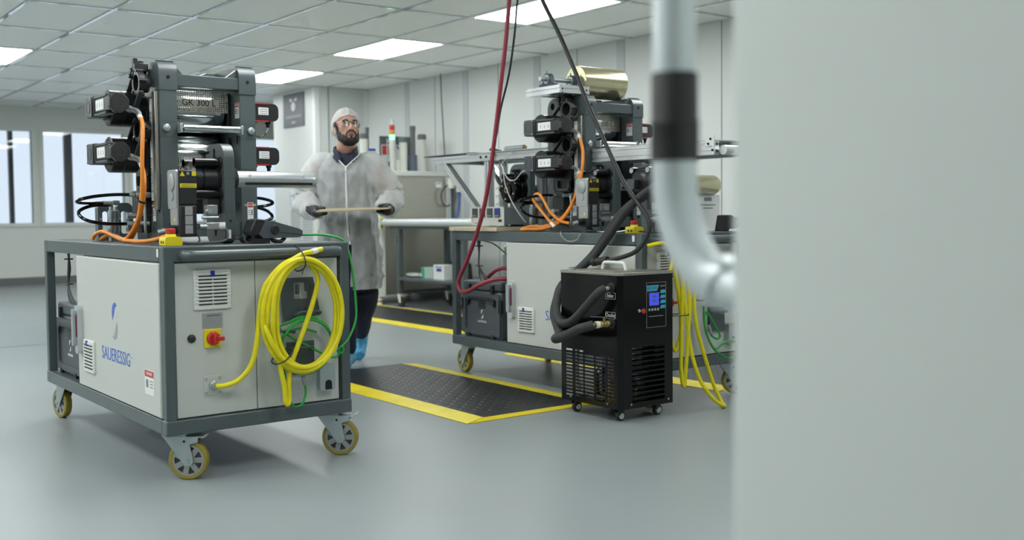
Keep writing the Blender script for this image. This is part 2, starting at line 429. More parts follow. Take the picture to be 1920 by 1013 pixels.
# ------------------------------------------------------------------ mats
def floor_mat(x0, x1, y0, y1, label, rim=.115):
    t = thing('floor_mat', label, 'mat', ((x0+x1)/2, (y0+y1)/2, 0), 0, 'black floor mats with yellow edges')
    w, l = (x1-x0)/2, (y1-y0)/2; H_ = .014
    obj('rubber_field', MB().box(-w+rim, w-rim, -l+.03, l, .001, H_), M_matblk, t)
    # raised diamond tread, real relief
    st = MB(); nx = int((2*w-2*rim)/.052); ny = int((2*l-.03)/.052)
    for i in range(nx):
        for j in range(ny):
            cx = -w+rim+.03+i*.052+(.0 if j % 2 else .0); cy = -l+.06+j*.052
            a = .019 if (i+j) % 2 else .007; b = .007 if (i+j) % 2 else .019
            st.add([(cx-a, cy, H_), (cx, cy-b, H_), (cx+a, cy, H_), (cx, cy+b, H_), (cx, cy, H_+.003)], [(0, 1, 4), (1, 2, 4), (2, 3, 4), (3, 0, 4)])
    o = obj('tread', st, M_matblk, t, ang=80); o['kind'] = 'stuff'
    for s in (-1, 1):
        e = s*(w-rim)
        obj('yellow_edge', MB().add([(s*w, -l, .001), (s*w, -l, .003), (e, -l+.03, H_+.001), (e, -l+.03, .001), (s*w, l, .001), (s*w, l, .003), (e, l, H_+.001), (e, l, .001),
            ((s*w*.35+e*.65), -l+.02, .0115), (s*w*.35+e*.65, l, .0115)], [(0, 1, 5, 4), (1, 8, 9, 5), (8, 2, 6, 9), (2, 3, 7, 6), (0, 4, 7, 3), (0, 3, 2, 8, 1), (4, 5, 9, 6, 7)]), M_matyel, t)
    obj('yellow_edge', MB().add([(-w+.02, -l, .001), (w-.02, -l, .001), (w-rim, -l+.03, .001), (-w+rim, -l+.03, .001), (-w+.02, -l, .003), (w-.02, -l, .003), (w-rim, -l+.03, H_), (-w+rim, -l+.03, H_)],
        [(3, 2, 1, 0), (4, 5, 6, 7), (0, 1, 5, 4), (1, 2, 6, 5), (2, 3, 7, 6), (3, 0, 4, 7)]), M_matyel, t)
    return t
floor_mat(2.79, 3.655, 4.08, 5.92, 'black tread mat with yellow edges between the two machine carts')
floor_mat(4.77, 5.70, 7.15, 11.3, 'long black mat with yellow edges in front of the white bench')
floor_mat(4.36, 5.26, 3.93, 5.93, 'black mat with yellow edges beyond the right machine cart')

# ================================================================== MACHINE CARTS
CW, CL, ZT_, ZB_ = .764, 1.69, .881, .180
UPPER = [(.2, .42), (.08, .5), (-.08, .47), (-.19, .36), (-.22, .2), (-.19, .02), (-.06, .17), (.0, .30), (.08, .385)]
def logo(parent, x, y, z, h, m1, m2):
    for nm, sg, m in (('emblem_upper', 1, m1), ('emblem_lower', -1, m2)):
        obj(nm, MB().prism([(y-sg*u*h, z+sg*v*h) for u, v in UPPER], 'x', x-.0008, x), m, parent)
def caster(parent, px, py, ang, brake, Hh=ZB_, r=.074, w=.034):
    """swivel caster: a part of the cart with its own pieces as sub-parts"""
    R = Matrix.Rotation(ang, 4, 'Z')
    off = .045
    def place(o): o.matrix_local = Matrix.Translation((0, 0, 0)); return o
    fork = MB()
    fork.box(-.045, .045, -.042, .042, Hh-.008, Hh-.001)
    for s in (-1, 1):
        fork.prism([(-.047, Hh-.012), (.048, Hh-.012), (off+.022, r-.006), (off+.014, r-.02), (off-.014, r-.02), (off-.022, r-.006)], 'y', s*(w/2+.006)-.002, s*(w/2+.006)+.002)
    fork.box(-.047, .04, -w/2-.006, w/2+.006, Hh-.014, Hh-.009)
    f = obj('caster', fork, M_steel, parent, .002)
    f.location = (px, py, 0); f.rotation_euler = (0, 0, ang)
    def wheel(nm, mb, m, bev=0): return obj(nm, mb, m, f, bev)
    wheel('tyre', MB().lathe((off, -w/2, r), (0, 1, 0), [(r*.80, 0), (r*.95, 0), (r, .005), (r, w-.005), (r*.95, w), (r*.80, w), (r*.80, 0)], 36, False), M_tire)
    rim = MB().lathe((off, -w/2+.001, r), (0, 1, 0), [(r*.70, 0), (r*.81, 0), (r*.81, w-.002), (r*.70, w-.002), (r*.70, 0)], 36, False)
    wheel('wheel_web', MB().lathe((off, -w/2+.012, r), (0, 1, 0), [(.005, 0), (r*.72, 0), (r*.72, .01), (.005, .01)], 36), M_motorg)  # darker than the rim: recess shade between the spokes put into its colour
    for k in range(7):
        a = 2*PI*k/7; d = Vector((math.cos(a), 0, math.sin(a)))
        for yy in (-w/2+.006, w/2-.006): rim.bar(Vector((off, yy, r))+d*.012, Vector((off, yy, r))+d*r*.74, .020, .009, (0, 1, 0))
    wheel('wheel_rim', rim, M_cast)
    wheel('axle', MB().cyl((off, -w/2-.014, r), (off, w/2+.014, r), .007, 6).lathe((off, -w/2-.002, r), (0, 1, 0), [(.017, 0), (.017, w+.004)], 18), M_steel)
    if brake:
        bp = MB().prism([(.02, Hh-.03), (.02, Hh-.055), (.085, Hh-.036), (.085, Hh-.018), (.03, Hh-.012)], 'y', -w/2-.009, -w/2-.006)
        bp.prism([(.02, Hh-.03), (.02, Hh-.055), (.085, Hh-.036), (.085, Hh-.018), (.03, Hh-.012)], 'y', w/2+.006, w/2+.009)
        bp.bar((.03, 0, Hh-.014), (.11, 0, Hh-.018), w+.018, .004).bar((.1, 0, Hh-.018), (.12, 0, Hh-.008), w+.01, .004)
        for k in range(3): bp.bar((.09+.008*k, -w/2, Hh-.013), (.09+.008*k, w/2, Hh-.013), .003, .003)
        wheel('brake_pedal', bp, M_steel, .001)
        wheel('pivot_hole', MB().cyl((.034, -w/2-.0095, Hh-.032), (.034, -w/2-.0085, Hh-.032), .005, 12), M_slot)
def louvre_vent(parent, plane, a0, a1, z0, z1, n, loc=(0, 0, 0), badge=True):
    """plastic fan grille: frame with its own slots; plane 'y' looks to -Y, plane 'x' looks to -X"""
    def B(u0, u1, w0, w1, d0, d1):
        return MB().box(u0, u1, -d1, -d0, w0, w1) if plane == 'y' else MB().box(-d1, -d0, u0, u1, w0, w1)
    fr = obj('vent_grille', B(a0, a1, z0, z1, -.004, .010), M_vent, parent, .004); fr.location = loc
    w = a1-a0; h = (z1-z0)*.80; st = h/n
    for k in range(n):
        zz = z0+.02+st*k
        q = MB()
        mid = a0+w*.5
        for u0, u1 in ((a0+w*.12, mid-.002), (mid+.002, a1-w*.12)):
            if plane == 'y': q.bar((u0, -.0095, zz), (u1, -.0095, zz), .0045, .004, (0, 1, 0))
            else: q.bar((-.0095, u0, zz), (-.0095, u1, zz), .0045, .004, (1, 0, 0))
        obj('vent_slot', q, M_slot, fr)
        obj('vent_slat', B(a0+.004, a1-.004, zz+st*.35, zz+st*.75, .009, .0125), M_vent, fr, .001)
    if badge:
        c = (a0+a1)/2
        obj('badge', B(c-.008 if plane == 'y' else c+.01, c+.008 if plane == 'y' else c+.026, z1-.026, z1-.003, .009, .014), M_bluedk, fr, .001)
def sticker(parent, plane, a0, a1, z0, z1, at, head=M_red, name='warning_sticker'):
    def P(u0, u1, w0, w1, d):
        return MB().box(u0, u1, at-d, at+.0005, w0, w1) if plane == 'y' else MB().box(at-d, at+.0005, u0, u1, w0, w1)
    s = obj(name, P(a0, a1, z0, z1, .0008), M_label, parent)
    obj('sticker_header', P(a0+.002, a1-.002, z1-(z1-z0)*.28, z1-.002, .0012), head, s)
    w, h = a1-a0, z1-z0
    for k in range(3): obj('print_line', P(a0+w*.1, a0+w*.45, z0+h*(.3+.12*k), z0+h*(.34+.12*k), .0012), M_grey, s)
    e = .5*(a0+a1)
    obj('pictogram', P(a0+w*.62, a0+w*.86, z0+h*.28, z0+h*.6, .0012), M_grey, s)
    if plane == 'x': text('DANGER', h*.17, M_label, s, (at-.0013, e, z1-h*.15), SIDE)
    else: text('DANGER', h*.17, M_label, s, (e, at-.0013, z1-h*.15), FRONT)

def make_cart(org, rz, which):
    A = which == 'left'
    t = thing('machine_cart', 'left grey steel cart with light grey doors and a yellow cable coil on its front' if A else 'grey steel cart with light grey doors on the right behind the black chiller', 'cart', (*org, 0), rz, 'machine carts')
    # frame, one mesh per member
    p = .04
    for x in (0, CW-p):
        for y in (0, CL-p):
            obj('post', MB().box(x, x+p, y, y+p, ZB_+.05, ZT_-.05), M_paint, t, .004)
    for z0, z1, nm in ((ZB_, ZB_+.056, 'bottom_rail'), (ZT_-.058, ZT_, 'top_rail')):
        e = .0 if nm == 'top_rail' else .003
        for y in (0, CL-.05): obj(nm, MB().box(-e, CW+e, y-e, y+.05+e, z0, z1), M_paint, t, .005)
        for x in (0, CW-.05): obj(nm, MB().box(x-e, x+.05+e, .05, CL-.05, z0, z1), M_paint, t, .004)
    obj('top_plate', MB().box(.045, CW-.045, .045, CL-.045, ZT_-.006, ZT_-.0008), M_paintd, t)
    obj('bottom_plate', MB().box(.045, CW-.045, .045, CL-.045, ZB_+.045, ZB_+.052), M_paintd, t)
    # cabinet
    obj('cabinet_body', MB().box(.03, CW-.03, .03, 1.13, ZB_+.053, ZT_-.06), M_door, t)
    d = obj('side_door', MB().box(-.006, .016, .045, 1.115, ZB_+.06, ZT_-.062), M_door, t, .006)
    logo(t, -.0062, .572, .565, .155, M_blue, M_silver)
    text('SAUERESSIG', .078, M_blue, t, (-.0066, .57, .42), SIDE, wx=.90)
    obj('trademark', MB().ring((-.0064, .366, .436), (-.0060, .366, .436), .004, .003, 12), M_blue, t)
    h = obj('door_handle', MB().prism(rrect(1.03, 1.075, .385, .60, .018), 'x', -.03, -.006), M_alu, t, .004)
    obj('handle_grip', MB().prism(rrect(1.045, 1.07, .42, .585, .01), 'x', -.046, -.03), M_steel, h, .003)
    obj('handle_lock', MB().prism(rrect(1.036, 1.045, .46, .56, .003), 'x', -.034, -.029), mat('maroon insert', (110, 30, 70), .4) if A else MATS['maroon insert'], h)
    louvre_vent(t, 'x', .85, 1.0, .313, .455, 8, (-.006, 0, 0))
    sticker(t, 'x', .112, .215, .316, .41, -.0062)
    obj('post_tag', MB().box(-.0008, .0, .05, .068, .842, .872), M_label, t)
    # front panels
    for x0, x1 in ((.044, .359), (.362, .715)):
        obj('front_panel', MB().box(x0, x1, .012, .03, ZB_+.06, ZT_-.062), M_door, t, .002)
    louvre_vent(t, 'y', .114, .259, .64, .79, 9, (0, .012, 0))
    n = obj('rating_plate', MB().box(.146, .226, .0105, .012, .568, .626), M_silver, t)
    logo_w = text('SAUERESSIG', .010, M_textdk, n, (.190, .0103, .616), FRONT)
    for k in range(5): obj('print_line', MB().box(.15, .222, .0102, .0106, .575+.007*k, .5762+.007*k), M_grey, n)
    sw = obj('main_switch', MB().box(.150, .217, .004, .012, .495, .566), M_yel, t, .003)
    obj('switch_dial', MB().lathe((.1835, .004, .531), (0, -1, 0), [(.026, 0), (.026, .008), (.021, .014)], 10), M_red, sw, .001)
    obj('switch_lever', MB().box(.176, .191, -.034, -.008, .512, .55).box(.178, .216, -.034, -.022, .523, .539), M_red, sw, .003)
    k = obj('black_button', MB().lathe((.103, .012, .535), (0, -1, 0), [(.016, 0), (.016, .004), (.012, .006), (.012, .011), (.009, .013)], 24), M_black, t)
    g = obj('gland_plate', MB().box(.145, .218, .0095, .012, .314, .389), M_door, t, .001)
    for x in (.155, .208):
        for z in (.325, .378): obj('bolt', MB().cyl((x, .0095, z), (x, .005, z), .005, 6), M_steel, g)
    obj('cable_gland', MB().lathe((.183, .0095, .352), (0, -1, 0), [(.018, 0), (.018, .012), (.015, .014), (.015, .024), (.012, .030)], 16), M_steel, g)
    hb = MB().tube([(.075, .0, .848), (.075, -.03, .848), (.082, -.05, .848), (.10, -.06, .848), (.25, -.06, .848), (.5, -.06, .848), (.664, -.06, .848), (.682, -.05, .848), (.689, -.03, .848), (.689, 0, .848)], .019, 14, 6)
    obj('push_handle', hb, M_paint, t)
    # holder bracket, hooks and small box on the right hand panel
    b = obj('holder_bracket', MB().prism([(.452, .745), (.60, .745), (.63, .59), (.47, .575)], 'y', -.004, .0, [[(.515, .66), (.515, .725), (.575, .725), (.575, .66)]]), M_paintd, t, .001)
    obj('bracket_hook', MB().box(.520, .532, -.02, -.004, .68, .72), M_paintd, b, .001); obj('bracket_hook', MB().box(.56, .57, -.02, -.004, .69, .725), M_paintd, b, .001)
    obj('bolt', MB().cyl((.54, -.004, .672), (.54, -.012, .672), .009, 10), M_steel, b)
    for q in range(2): obj('bolt', MB().cyl((.53+.03*q, -.004, .62), (.53+.03*q, -.006, .62), .003, 8), M_slot, b)
    for (x, z, w) in ((.40, .53, .10), (.515, .60, .10), (.47, .46, .11)):
        obj('wire_hook', MB().tube([(x, .012, z), (x, -.03, z), (x+.01, -.04, z+.01), (x+w-.01, -.04, z+.01), (x+w, -.03, z), (x+w, .012, z)], .004, 8, 4), M_paint, t)
    obj('lower_bracket', MB().box(.485, .60, -.004, .012, .36, .49), M_paintd, t, .002)
    sb = obj('handset_cradle', MB().prism(rrect(.615, .684, .285, .395, .008), 'y', -.018, .012), M_steel, t, .003)
    obj('cradle_slot', MB().prism([(.638, .288), (.668, .288)]+[(.653+.015*math.cos(a*PI/8), .312+.015*math.sin(a*PI/8)) for a in range(9)], 'y', -.019, -.0175), M_slot, sb)
    # casters
    for (x, y, a, br) in ((.062, .075, -37, 1), (CW-.065, .07, -37, 1), (.062, CL-.085, 100 if A else 85, 0), (CW-.065, CL-.085, 60, 0)):
        caster(t, x, y, math.radians(a), br)
    return t
c1 = make_cart((1.300, 3.855), .0091, 'left')
c2 = make_cart((3.649, 3.795), 0, 'right')
M1 = Matrix.Translation((1.300, 3.855, 0)) @ Matrix.Rotation(.0091, 4, 'Z')
M2 = Matrix.Translation((3.649, 3.795, 0))
def on(which, name, label, cat, loc, group=None, rz=0):
    M = M1 if which == 1 else M2
    l = M @ Vector(loc)
    return thing(name, label, cat, l, (.0091 if which == 1 else 0)+rz, group)
def flat(which, pts, sh=(0, 0, 0)):
    M = M1 if which == 1 else M2
    return [M @ Vector(p) for p in pts]

# tool cases in the open bays
def tool_case(which, label):
    t = on(which, 'tool_case', label, 'case', (.03, 1.43, ZB_+.0525), 'black cases in the cart bays')
    w, h, dp = .205, .345, .38      # half width along y
    obj('case_body', MB().box(.012, dp, -w+.01, w-.01, 0, h-.06), M_case, t, .012)
    obj('case_lid', MB().box(.010, dp, -w+.006, w-.006, h-.058, h), M_case, t, .012)
    obj('front_frame', MB().prism(rrect(-w+.012, w-.012, .02, h-.075, .012), 'x', .0, .013, [rrect(-w+.04, w-.04, .0+.05, h-.105, .02)]), M_case, t, .003)
    obj('carry_handle', MB().prism([(-w+.06, h-.15), (-w+.06, h-.115), (-w+.09, h-.095), (w-.09, h-.095), (w-.06, h-.115), (w-.06, h-.15), (w-.078, h-.15), (w-.078, h-.122), (w-.097, h-.112), (-w+.097, h-.112), (-w+.078, h-.122), (-w+.078, h-.15)], 'x', -.008, .006), M_black, t, .002)
    obj('handle_recess', MB().prism(rrect(-.035, .035, h-.165, h-.12, .012), 'x', .0095, .0125), M_black, t)
    for s in (-1, 1):
        obj('latch', MB().box(-.006, .01, s*(w-.085)-.012, s*(w-.085)+.012, h-.07, h-.02), M_black, t, .002)
        obj('side_latch', MB().box(.0, .02, s*(w-.012)-.012, s*(w-.012)+.012, .16, .24), M_black, t, .003)
        obj('foot_clip', MB().box(-.004, .012, s*(w-.08)-.012, s*(w-.08)+.012, 0, .03), M_black, t, .002)
    logo(t, .0118, .0, h-.20, .055, M_label, M_label)
    text('SAUERESSIG', .017, M_label, t, (.0116, 0, h-.245), SIDE)
tool_case(1, 'black plastic tool case in the open bay of the left cart')
tool_case(2, 'black plastic tool case in the open bay of the right cart, under the red hose')
# cables and fittings hanging in the bays
for which, lb in ((1, 'left'), (2, 'right')):
    pts = [[(.06, 1.47+.012*k, .822), (.055+.006*k, 1.475+.008*k, .74), (.05, 1.47-.004*k, .66), (.06, 1.45-.05*k, .57), (.10, 1.32-.05*k, .50+.02*k), (.16, 1.15, .52+.02*k)] for k in range(3)]
    t = on(which, 'cable_bundle', 'bundle of thin grey cables hanging in the open bay of the %s cart' % lb, 'cable', (0, 0, 0))
    for q in pts: obj('cable', MB().tube(q, .005, 6, 5), M_motorg, t)
    for z in (.79, .67): obj('cable_tie', MB().tube([(.045, 1.465, z), (.072, 1.46, z), (.075, 1.50, z), (.045, 1.50, z)], .003, 5, 3, True), M_black, t)
t = on(2, 'air_preparation_unit', 'silver filter bowls and black valve behind the case in the right cart bay', 'valve', (.28, 1.35, ZB_+.0525))
for k, (x, y, r) in enumerate(((.10, .25, .045), (.12, .12, .05), (.16, .0, .055))):
    obj('silver_cylinder', MB().lathe((x, y, 0), (0, 0, 1), [(r, 0), (r, .49), (r*.8, .50), (r*.8, .54), (r*.5, .55)], 24), M_steel, t)
t = on(2, 'pneumatic_valve', 'black valve block with grey body standing behind the tool case', 'valve', (.42, 1.26, ZB_+.0525))
obj('valve_body', MB().box(-.04, .04, -.04, .04, 0, .41), M_black, t, .004); obj('valve_head', MB().cyl((0, 0, .41), (0, 0, .47), .035, 16).cyl((0, 0, .47), (0, 0, .5), .02, 16), M_cast, t)
obj('valve_knob', MB().cyl((-.05, .03, .36), (-.07, .03, .36), .018, 12), M_black, t)
tag(obj('earth_wire', MB().tube(flat(2, [(.08, 1.46, .82), (.09, 1.36, .80), (.12, 1.25, .72), (.15, 1.2, .62), (.15, 1.22, .5)]), .004, 6), M_green), 'thin green yellow wire in the open bay of the right cart', 'wire')

# ================================================================== ROLL PRESS
def perf_panel(parent, x0, x1, z0, z1, y, word, size, cx, nx, nz, blank):
    """sheet with real square holes; the band behind the letters stays solid"""
    dx, dz = (x1-x0)/nx, (z1-z0)/nz; mb = MB(); k = .17
    for i in range(nx+1):
        x = x0+i*dx; mb.box(x-dx*k, x+dx*k, y, y+.0015, z0, z1)
    for j in range(nz+1):
        z = z0+j*dz; mb.box(x0, x1, y+.0001, y+.0014, z-dz*k, z+dz*k)
    b0, b1, c0, c1_ = blank
    mb.box(b0, b1, y-.0002, y+.0016, c0, c1_)
    o = obj('guard_panel', mb, M_perf, parent)
    text(word, size, M_slot, o, (cx, y-.0008, (c0+c1_)/2), FRONT)
    for x in (x0+.008, x1-.008):
        for z in (z0+.006, z1-.006): obj('screw', MB().cyl((x, y, z), (x, y-.003, z), .0035, 8), M_steel, o)
def servo(parent, z, lbl):
    """gear drum, right angle box and motor, with its plug"""
    d = MB().lathe((.085, .905, z), (1, 0, 0), [(.072, 0), (.078, .004), (.078, .05), (.0765, .052), (.0765, .054), (.078, .056), (.078, .115), (.062, .12), (.062, .16)], 36)
    o = obj('gear_drum', d, M_motor, parent, 0, 25)
    for k in range(8):
        a = 2*PI*k/8; obj('cap_screw', MB().cyl((.0855, .905+.064*math.cos(a), z+.064*math.sin(a)), (.083, .905+.064*math.cos(a), z+.064*math.sin(a)), .004, 6), M_black, o)
    g = obj('angle_gearbox', MB().box(.02, .09, .875, .965, z-.044, z+.046).box(.03, .085, .86, .88, z-.04, z+.042), M_motorg, parent, .004)
    obj('gearbox_cover', MB().prism(rrect(.878, .962, z-.042, z+.044, .006), 'x', .012, .0195), M_motorg, g, .002)
    obj('cover_disc', MB().ring((.0105, .922, z), (.0125, .922, z), .026, .023).lathe((.0122, .922, z), (-1, 0, 0), [(.022, 0), (.022, .0008)], 28), M_motorg, g)
    for y in (.885, .955):
        for q in (-.036, .038): obj('cap_screw', MB().cyl((.012, y, z+q), (.0095, y, z+q), .004, 8), M_steel, g)
    m = obj('servo_motor', MB().box(.022, .088, .66, .865, z-.030, z+.034), M_motor, parent, .005)
    for q in (-.036, .036): obj('cooling_rib', MB().box(.018, .060, .70, .86, z+q-.005, z+q+.005), M_motorg, m, .002)
    oc = [(.055+.043*math.cos(PI/8+PI/4*k), z+.043*math.sin(PI/8+PI/4*k)) for k in range(8)]
    obj('end_cap', MB().prism(oc, 'y', .632, .665), M_black, m, .003)
    obj('cap_emblem', MB().ring((.055, .6318, z), (.055, .6308, z), .018, .0165, 24), M_motorg, m)
    obj('motor_label', MB().box(.0205, .0225, .735, .845, z-.020, z+.024), M_label, m)
    for k in range(3): obj('print_line', MB().box(.0202, .0206, .751+.033*k, .757+.033*k, z-.008, z+.010), M_silver, m)
    obj('cable_plug', MB().tube([(.085, .70, z-.012), (.112, .685, z-.02), (.135, .66, z-.03), (.137, .635, z-.05)], .0115, 12, 4).ring((.108, .688, z-.018), (.118, .68, z-.022), .0145, .008, 16), M_cast, m)
def brake_unit(parent, z):
    b = obj('brake_motor', MB().prism(rrect(.681, .815, z-.038, z+.042, (.004, .026, .026, .004)), 'y', .745, .83), M_black, parent, .004)
    for q in (z+.0415, z-.0385): obj('red_stripe', MB().box(.683, .765, .742, .80, q-.0025, q+.0025), M_red, b)
    obj('brake_label', MB().box(.715, .765, .7435, .745, z-.01, z+.024), M_label, b)
    for k in range(3): obj('print_line', MB().box(.725, .76, .743, .7436, z-.005+.01*k, z-.003+.01*k), M_grey, b)
    for x in (.705, .775):
        obj('gland', MB().lathe((x, .775, z-.036), (0, 0, -1), [(.013, 0), (.013, .012), (.009, .015), (.009, .024), (.006, .03)], 12), M_rubber, b)
        obj('plug_sleeve', MB().cyl((x, .775, z-.066), (x-.012, .775, z-.09), .006, 10), M_cast, b)
    obj('lead', MB().tube([(.763, .775, z-.09), (.745, .775, z-.108), (.715, .775, z-.105), (.69, .775, z-.09), (.68, .78, z-.06)], .0035, 6, 5).tube([(.693, .775, z-.09), (.688, .78, z-.105), (.68, .785, z-.11)], .0035, 6, 4), M_motorg, b)

def make_press(which):
    A = which == 1
    t = on(which, 'roll_press', 'tall dark grey roll press with two chrome rolls and perforated guards on the left cart' if A else 'tall dark grey roll press under the film roll on the right cart', 'press', (0, 0, 0), 'roll presses')
    y0, y1, zb, zt = .697, 1.035, ZT_+.001, 1.66 if A else 1.646
    slot = lambda y, z, h=.024, w=.011: rrect(y-w, y+w, z-h, z+h, w*.95, 4)
    for nm, x0 in (('side_plate', .245), ('side_plate', .606)):
        sp = obj(nm, MB().prism(rrect(y0, y1, zb, zt, (.02, .02, .06, .06), 8), 'x', x0, x0+.074,
            [slot(.742, 1.575), slot(.99, 1.60, .02, .018), slot(.735, 1.335, .02, .009), slot(.735, 1.03, .02, .009)]), M_paint, t, .003)
        # proud crown and split lines with bolts on the narrow face
        obj('crown_block', MB().prism(rrect(y0-.004, y0+.05, 1.535, zt+.003, (.0, .0, .02, .052), 8), 'x', x0-.003, x0+.077), M_paint, sp, .003)
        for z in (1.40, 1.335, 1.20, 1.0): obj('joint_line', MB().box(x0-.0006, x0+.0746, y0-.0006, y0+.002, z-.0012, z+.0012), M_paintd, sp)
        for z in (1.59, .96): obj('bolt_hole', MB().cyl((x0+.037, y0-.0055, z), (x0+.037, y0+.001, z), .008, 14), M_slot, sp)
        obj('roller_bolt', MB().lathe((x0+.037+(.012 if x0 > .5 else -.012), y0, 1.372), (0, -1, 0), [(.016, 0), (.016, .010), (.013, .012)], 18), M_steel, sp)
    cb = obj('cross_beam', MB().box(.319, .606, .70, .76, 1.553, 1.606), M_paint, t, .003)
    obj('gusset', MB().prism([(.606, 1.606), (.606, 1.648), (.55, 1.606)], 'y', .72, .74), M_paint, cb, .002)
    obj('gusset', MB().prism([(.319, 1.606), (.319, 1.648), (.36, 1.606)], 'y', .72, .74), M_paint, cb, .002)
    obj('rear_beam', MB().prism([(.319, 1.58), (.606, 1.58), (.606, 1.655), (.56, 1.655), (.50, 1.625), (.319, 1.625)], 'y', .965, 1.01), M_paint, t, .003)
    obj('base_beam', MB().box(.319, .606, .71, .76, .90, .96), M_paint, t, .003)
    for z in (1.463, 1.262):
        r = obj('chrome_roll', MB().lathe((.345, .905, z), (1, 0, 0), [(.04, -.02), (.04, 0), (.097, .0), (.0985, .004), (.0985, .231), (.097, .235), (.04, .235), (.04, .255)], 64, True), M_chrome, t, 0, 30)
        for bx in (.322, .588): obj('bearing_block', MB().box(bx, bx+.016, .80, 1.0, z-.085, z+.085), M_motor, r, .003)
    gr = obj('guide_roller', MB().lathe((.335, .672, 1.372), (1, 0, 0), [(.008, -.015), (.008, 0), (.0172, 0), (.0172, .255), (.008, .255), (.008, .27)], 28), M_chrome, t)
    for bx in (.319, .595): obj('roller_bracket', MB().box(bx, bx+.011, .66, .70, 1.352, 1.392), M_steel, gr, .002)
    perf_panel(t, .322, .588, 1.458, 1.552, .795, 'GK 300 L', .040, .455, 26, 10, (.375, .545, 1.480, 1.512))
    perf_panel(t, .322, .588, 1.165, 1.255, .80, 'SAUERESSIG', .040, .452, 26, 10, (.335, .57, 1.194, 1.228))
    obj('dark_backing', MB().box(.32, .605, 1.005, 1.012, 1.0, 1.58), M_black, t)
    sticker(t, 'x', .705, .752, 1.43, 1.50, .606)
    sticker(t, 'y', .632, .66, .97, 1.05, .6965)
    sticker(t, 'x', .78, .815, .97, 1.05, .245)
    # drive side: bearing carrier, rings, belt arms, drums, motors
    obj('bearing_carrier', MB().prism(rrect(.80, .96, 1.10, 1.46, .03), 'x', .222, .2449), M_motor, t, .003)
    for z in (1.463, 1.262):
        servo(t, z, A)
        ry, rz_ = .782, z+.103
        rg = obj('clamp_ring', MB().ring((.172, ry, rz_), (.198, ry, rz_), .052, .034), M_motor, t, .002)
        obj('ring_stand', MB().ring((.198, ry, rz_), (.222, ry, rz_), .040, .030), M_black, rg)
        for k in range(5):
            a = 2*PI*k/5+.5; obj('ring_lug', MB().cyl((.168, ry+.054*math.cos(a), rz_+.054*math.sin(a)), (.2, ry+.054*math.cos(a), rz_+.054*math.sin(a)), .008, 10), M_motor, rg)
        d = Vector((0, .905-ry, z-rz_)).normalized(); n = Vector((0, -d.z, d.y))
        for sg in (-1, 1):
            p = Vector((.18, ry, rz_))+n*sg*.058-d*.01; obj('belt_arm', MB().bar(p, p+d*.17, .012, .022, (1, 0, 0)), M_motorg, t, .003)
    obj('top_clamp', MB().box(.175, .235, .80, .83, 1.62, 1.655).box(.18, .20, .83, .86, 1.64, 1.68).box(.205, .225, .83, .86, 1.63, 1.67).cyl((.17, .85, 1.625), (.24, .85, 1.625), .014, 12), M_black, t, .003)
    obj('damper', MB().cyl((.195, .86, 1.59), (.24, .86, 1.59), .028, 20).cyl((.16, .835, 1.60), (.18, .835, 1.60), .01, 10), M_black, t)
    strip = obj('scale_strip', MB().box(.228, .2445, .715, .75, 1.02, 1.53), M_stain, t, .002)
    obj('name_strip', MB().box(.226, .2445, .752, .775, 1.06, 1.50), M_label, t)
    text('SAUERESSIG', .024, M_textdk, t, (.2257, .7635, 1.38), ((0, 0, 1), (0, 1, 0), (-1, 0, 0)))
    text('ENGINEERING', .024, M_textdk, t, (.2257, .7635, 1.17), ((0, 0, 1), (0, 1, 0), (-1, 0, 0)))
    # lower drive side: valve blocks and cradle
    obj('yoke', MB().prism([(.80, 1.17), (.80, 1.13), (.815, 1.11), (.90, 1.11), (.915, 1.13), (.915, 1.17), (.903, 1.17), (.903, 1.135), (.895, 1.125), (.82, 1.125), (.812, 1.135), (.812, 1.17)], 'x', .205, .244), M_motorg, t, .002)
    v = obj('valve_block', MB().box(.19, .244, .83, .93, 1.0, 1.105).box(.20, .244, .84, .92, .92, .995), M_black, t, .004)
    for z in (.955, .995): obj('valve_stem', MB().cyl((.16, .88, z), (.2, .88, z), .012, 12).cyl((.15, .88, z), (.162, .88, z), .016, 6), M_steel, v)
    obj('pipe_run', MB().tube([(.23, .79, 1.085), (.20, .775, 1.085), (.192, .77, 1.07), (.192, .765, 1.0), (.195, .77, .93), (.21, .79, .90)], .006, 8, 5), M_steel, t)
    obj('fitting', MB().cyl((.17, .81, 1.085), (.235, .79, 1.085), .010, 8).cyl((.205, .80, 1.085), (.225, .793, 1.085), .014, 6), M_steel, t)
    obj('fitting', MB().cyl((.17, .81, .965), (.22, .79, .96), .009, 8), M_steel, t)
    for z in (1.463, 1.262): brake_unit(t, z)
    return t
make_press(1); make_press(2)

